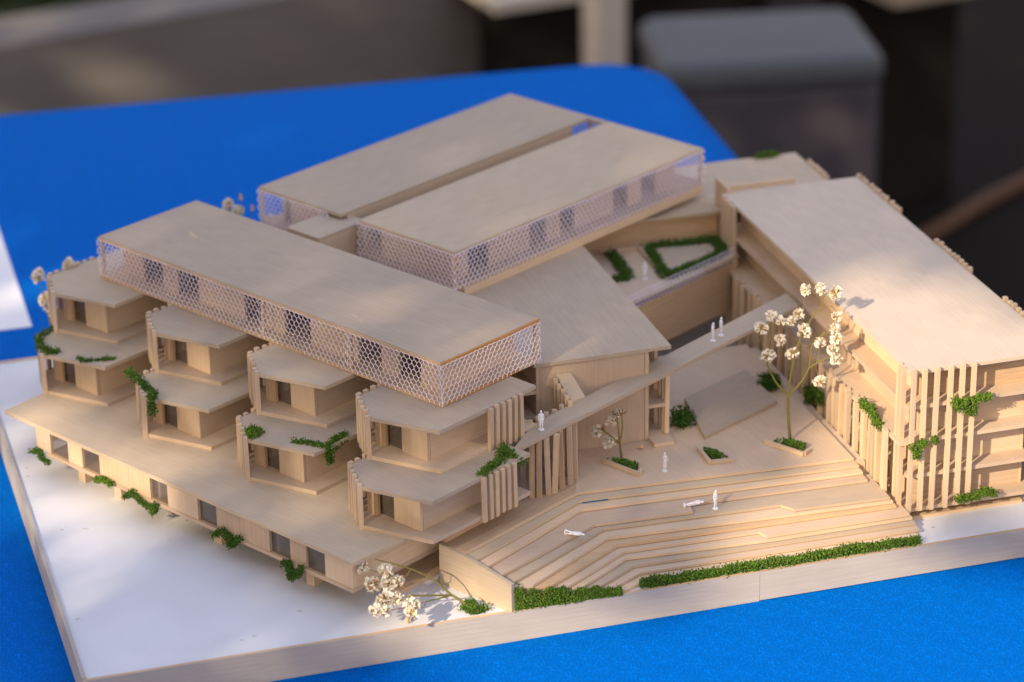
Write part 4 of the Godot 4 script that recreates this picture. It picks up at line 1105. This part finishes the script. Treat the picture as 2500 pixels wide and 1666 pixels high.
# leafy branches up-sun of the table, out of the picture: they make the dappled light
func build_shade_tree():
	rng.seed = 21
	var p := Vector3(-SUN.z, 0, SUN.x).normalized()           # across the light, to the right
	var q := p.cross(SUN.normalized()).normalized()
	if q.y < 0: q = -q
	var away := -SUN.normalized()
	var t := thing("shade_tree", "leafy tree standing behind the photographer, its branches shading the table", "tree", V(-2822, -750, 1510))
	var at := V(-2822, -750, 1510)
	var b := mb()
	for i in 18500:
		var outer := i >= 11500
		var s := rng.randf_range(-1800, 1000) if outer else rng.randf_range(-310, 360)
		var h := rng.randf_range(-460, 1000) if outer else rng.randf_range(-160, 260)
		var d := 1.0
		if outer:
			if s > -290 and s < 340 and h > -140 and h < 240: continue
			d = 0.97 if h > 200 or s < -290 or (s < 40 and h < -60) else 0.72 + 0.24 * sin(s * 0.021 + 1.0) * sin(h * 0.027)
		else:
			# clear gaps between the branches, where the sun comes through
			if h > -50 and h < 12: d = 0.5
			var w := s + 0.2 * (h - 60)
			var wing := smoothstep(80, 122, w) * (1.0 - smoothstep(108, 148, h)) * smoothstep(-150, -110, h)
			var low := smoothstep(184, 194, s) * smoothstep(10, 18, h) * (1.0 - smoothstep(27, 34, h))
			d = minf(d, 1.0 - wing + 0.8 * low * wing)
			var foot := smoothstep(32, 56, s) * (1.0 - smoothstep(-46, -37, h)) * smoothstep(-115, -80, h)
			d = minf(d, 1.0 - foot)
			var left := (1.0 - smoothstep(-84, -50, s)) * smoothstep(-215, -185, s) * smoothstep(-100, -84, h) * (1.0 - smoothstep(-42, -26, h))
			d = minf(d, 1.0 - 0.9 * left)
			d = minf(d, 1.0 - 0.75 * exp(-pow((s - 28) / 30.0, 2) - pow((h - 33) / 20.0, 2)))
			d = minf(d, 1.0 - 0.6 * exp(-pow((s + 33) / 30.0, 2) - pow((h - 48) / 10.0, 2)))
			d = minf(d, 1.0 - 0.6 * exp(-pow((s + 178) / 34.0, 2) - pow((h + 12) / 22.0, 2)))
		if rng.randf() > d: continue
		var c := p * s + q * h + away * (2400 + rng.randf_range(0, 900)) + p * jit(5) - at
		var dirn := Vector3(rng.randfn(), rng.randfn() - 0.4, rng.randfn()).normalized()
		var side := dirn.cross(away + Vector3(jit(0.8), jit(0.8), jit(0.8))).normalized()
		var l := rng.randf_range(62, 105) if outer else rng.randf_range(15, 25); var w := l * 0.34
		b.tint = Color(0.05, 0.09, 0.02) * rng.randf_range(0.7, 1.4)
		b.tri(c - dirn * l * 0.5, c + side * w, c + dirn * l * 0.5); b.tri(c - dirn * l * 0.5, c + dirn * l * 0.5, c - side * w)
	part(t, "crown", b, M.moss).set_meta("kind", "stuff")
	b = mb()
	tube(b, curve([V(0, 0, 0), V(20, 1200, 10), V(50, 2400, -10), V(120, 3300, -60)], 5), 80, 45, 10)
	tube(b, curve([V(80, 2850, -30), p * 420 + V(60, 3050, 0), p * 900 + V(180, 3120, -80)], 4), 34, 10, 8)
	tube(b, curve([V(100, 3100, -40), p * 300 + V(260, 3420, -180), p * 620 + V(420, 3700, -330)], 4), 30, 8, 8)
	part(t, "trunk", b, std(Color(0.10, 0.07, 0.045), 0.9, 0.2))

func _ready():
	rng.seed = 1
	set_camera_and_light()
	make_materials()
	for k in 4: flowers.append(flower_mesh(70 + k))
	make_bodies()
	rng.seed = 2
	build_surroundings()
	build_table()
	rng.seed = 3
	build_board()
	build_podium()
	rng.seed = 4
	var low := ["lower pavilion at the left end of the row, moss on two of its eaves", "second lower pavilion from the left, moss trailing over its left corner", "third lower pavilion from the left, with a moss ball on its roof corner", "lower pavilion at the right end, overhanging the steps, with mossy stick fins"]
	var high := ["upper pavilion at the left end, under the left tip of the long gallery", "second upper pavilion from the left, under the long gallery", "third upper pavilion from the left, under the long gallery", "upper pavilion at the right end, with stick fins beside the bridge"]
	var us := [-181.2, -114.2, -50.6, 15.6]; var uh := [-195.6, -128.0, -63.4, 1.5]
	for k in 4: pavilion(low[k], us[k], 29.8, 25.2, 6 if k == 3 else 0)
	for k in 4: pavilion(high[k], uh[k], 49.4, 44.25, 6 if k == 3 else 0)
	build_gallery_a()
	build_gallery_b()
	rng.seed = 6
	build_terrace()
	build_hall()
	build_bridge()
	build_deck_court()
	build_rear_block()
	build_right_wing()
	rng.seed = 7
	build_green()
	build_flowers()
	build_figures()
	build_shade_tree()
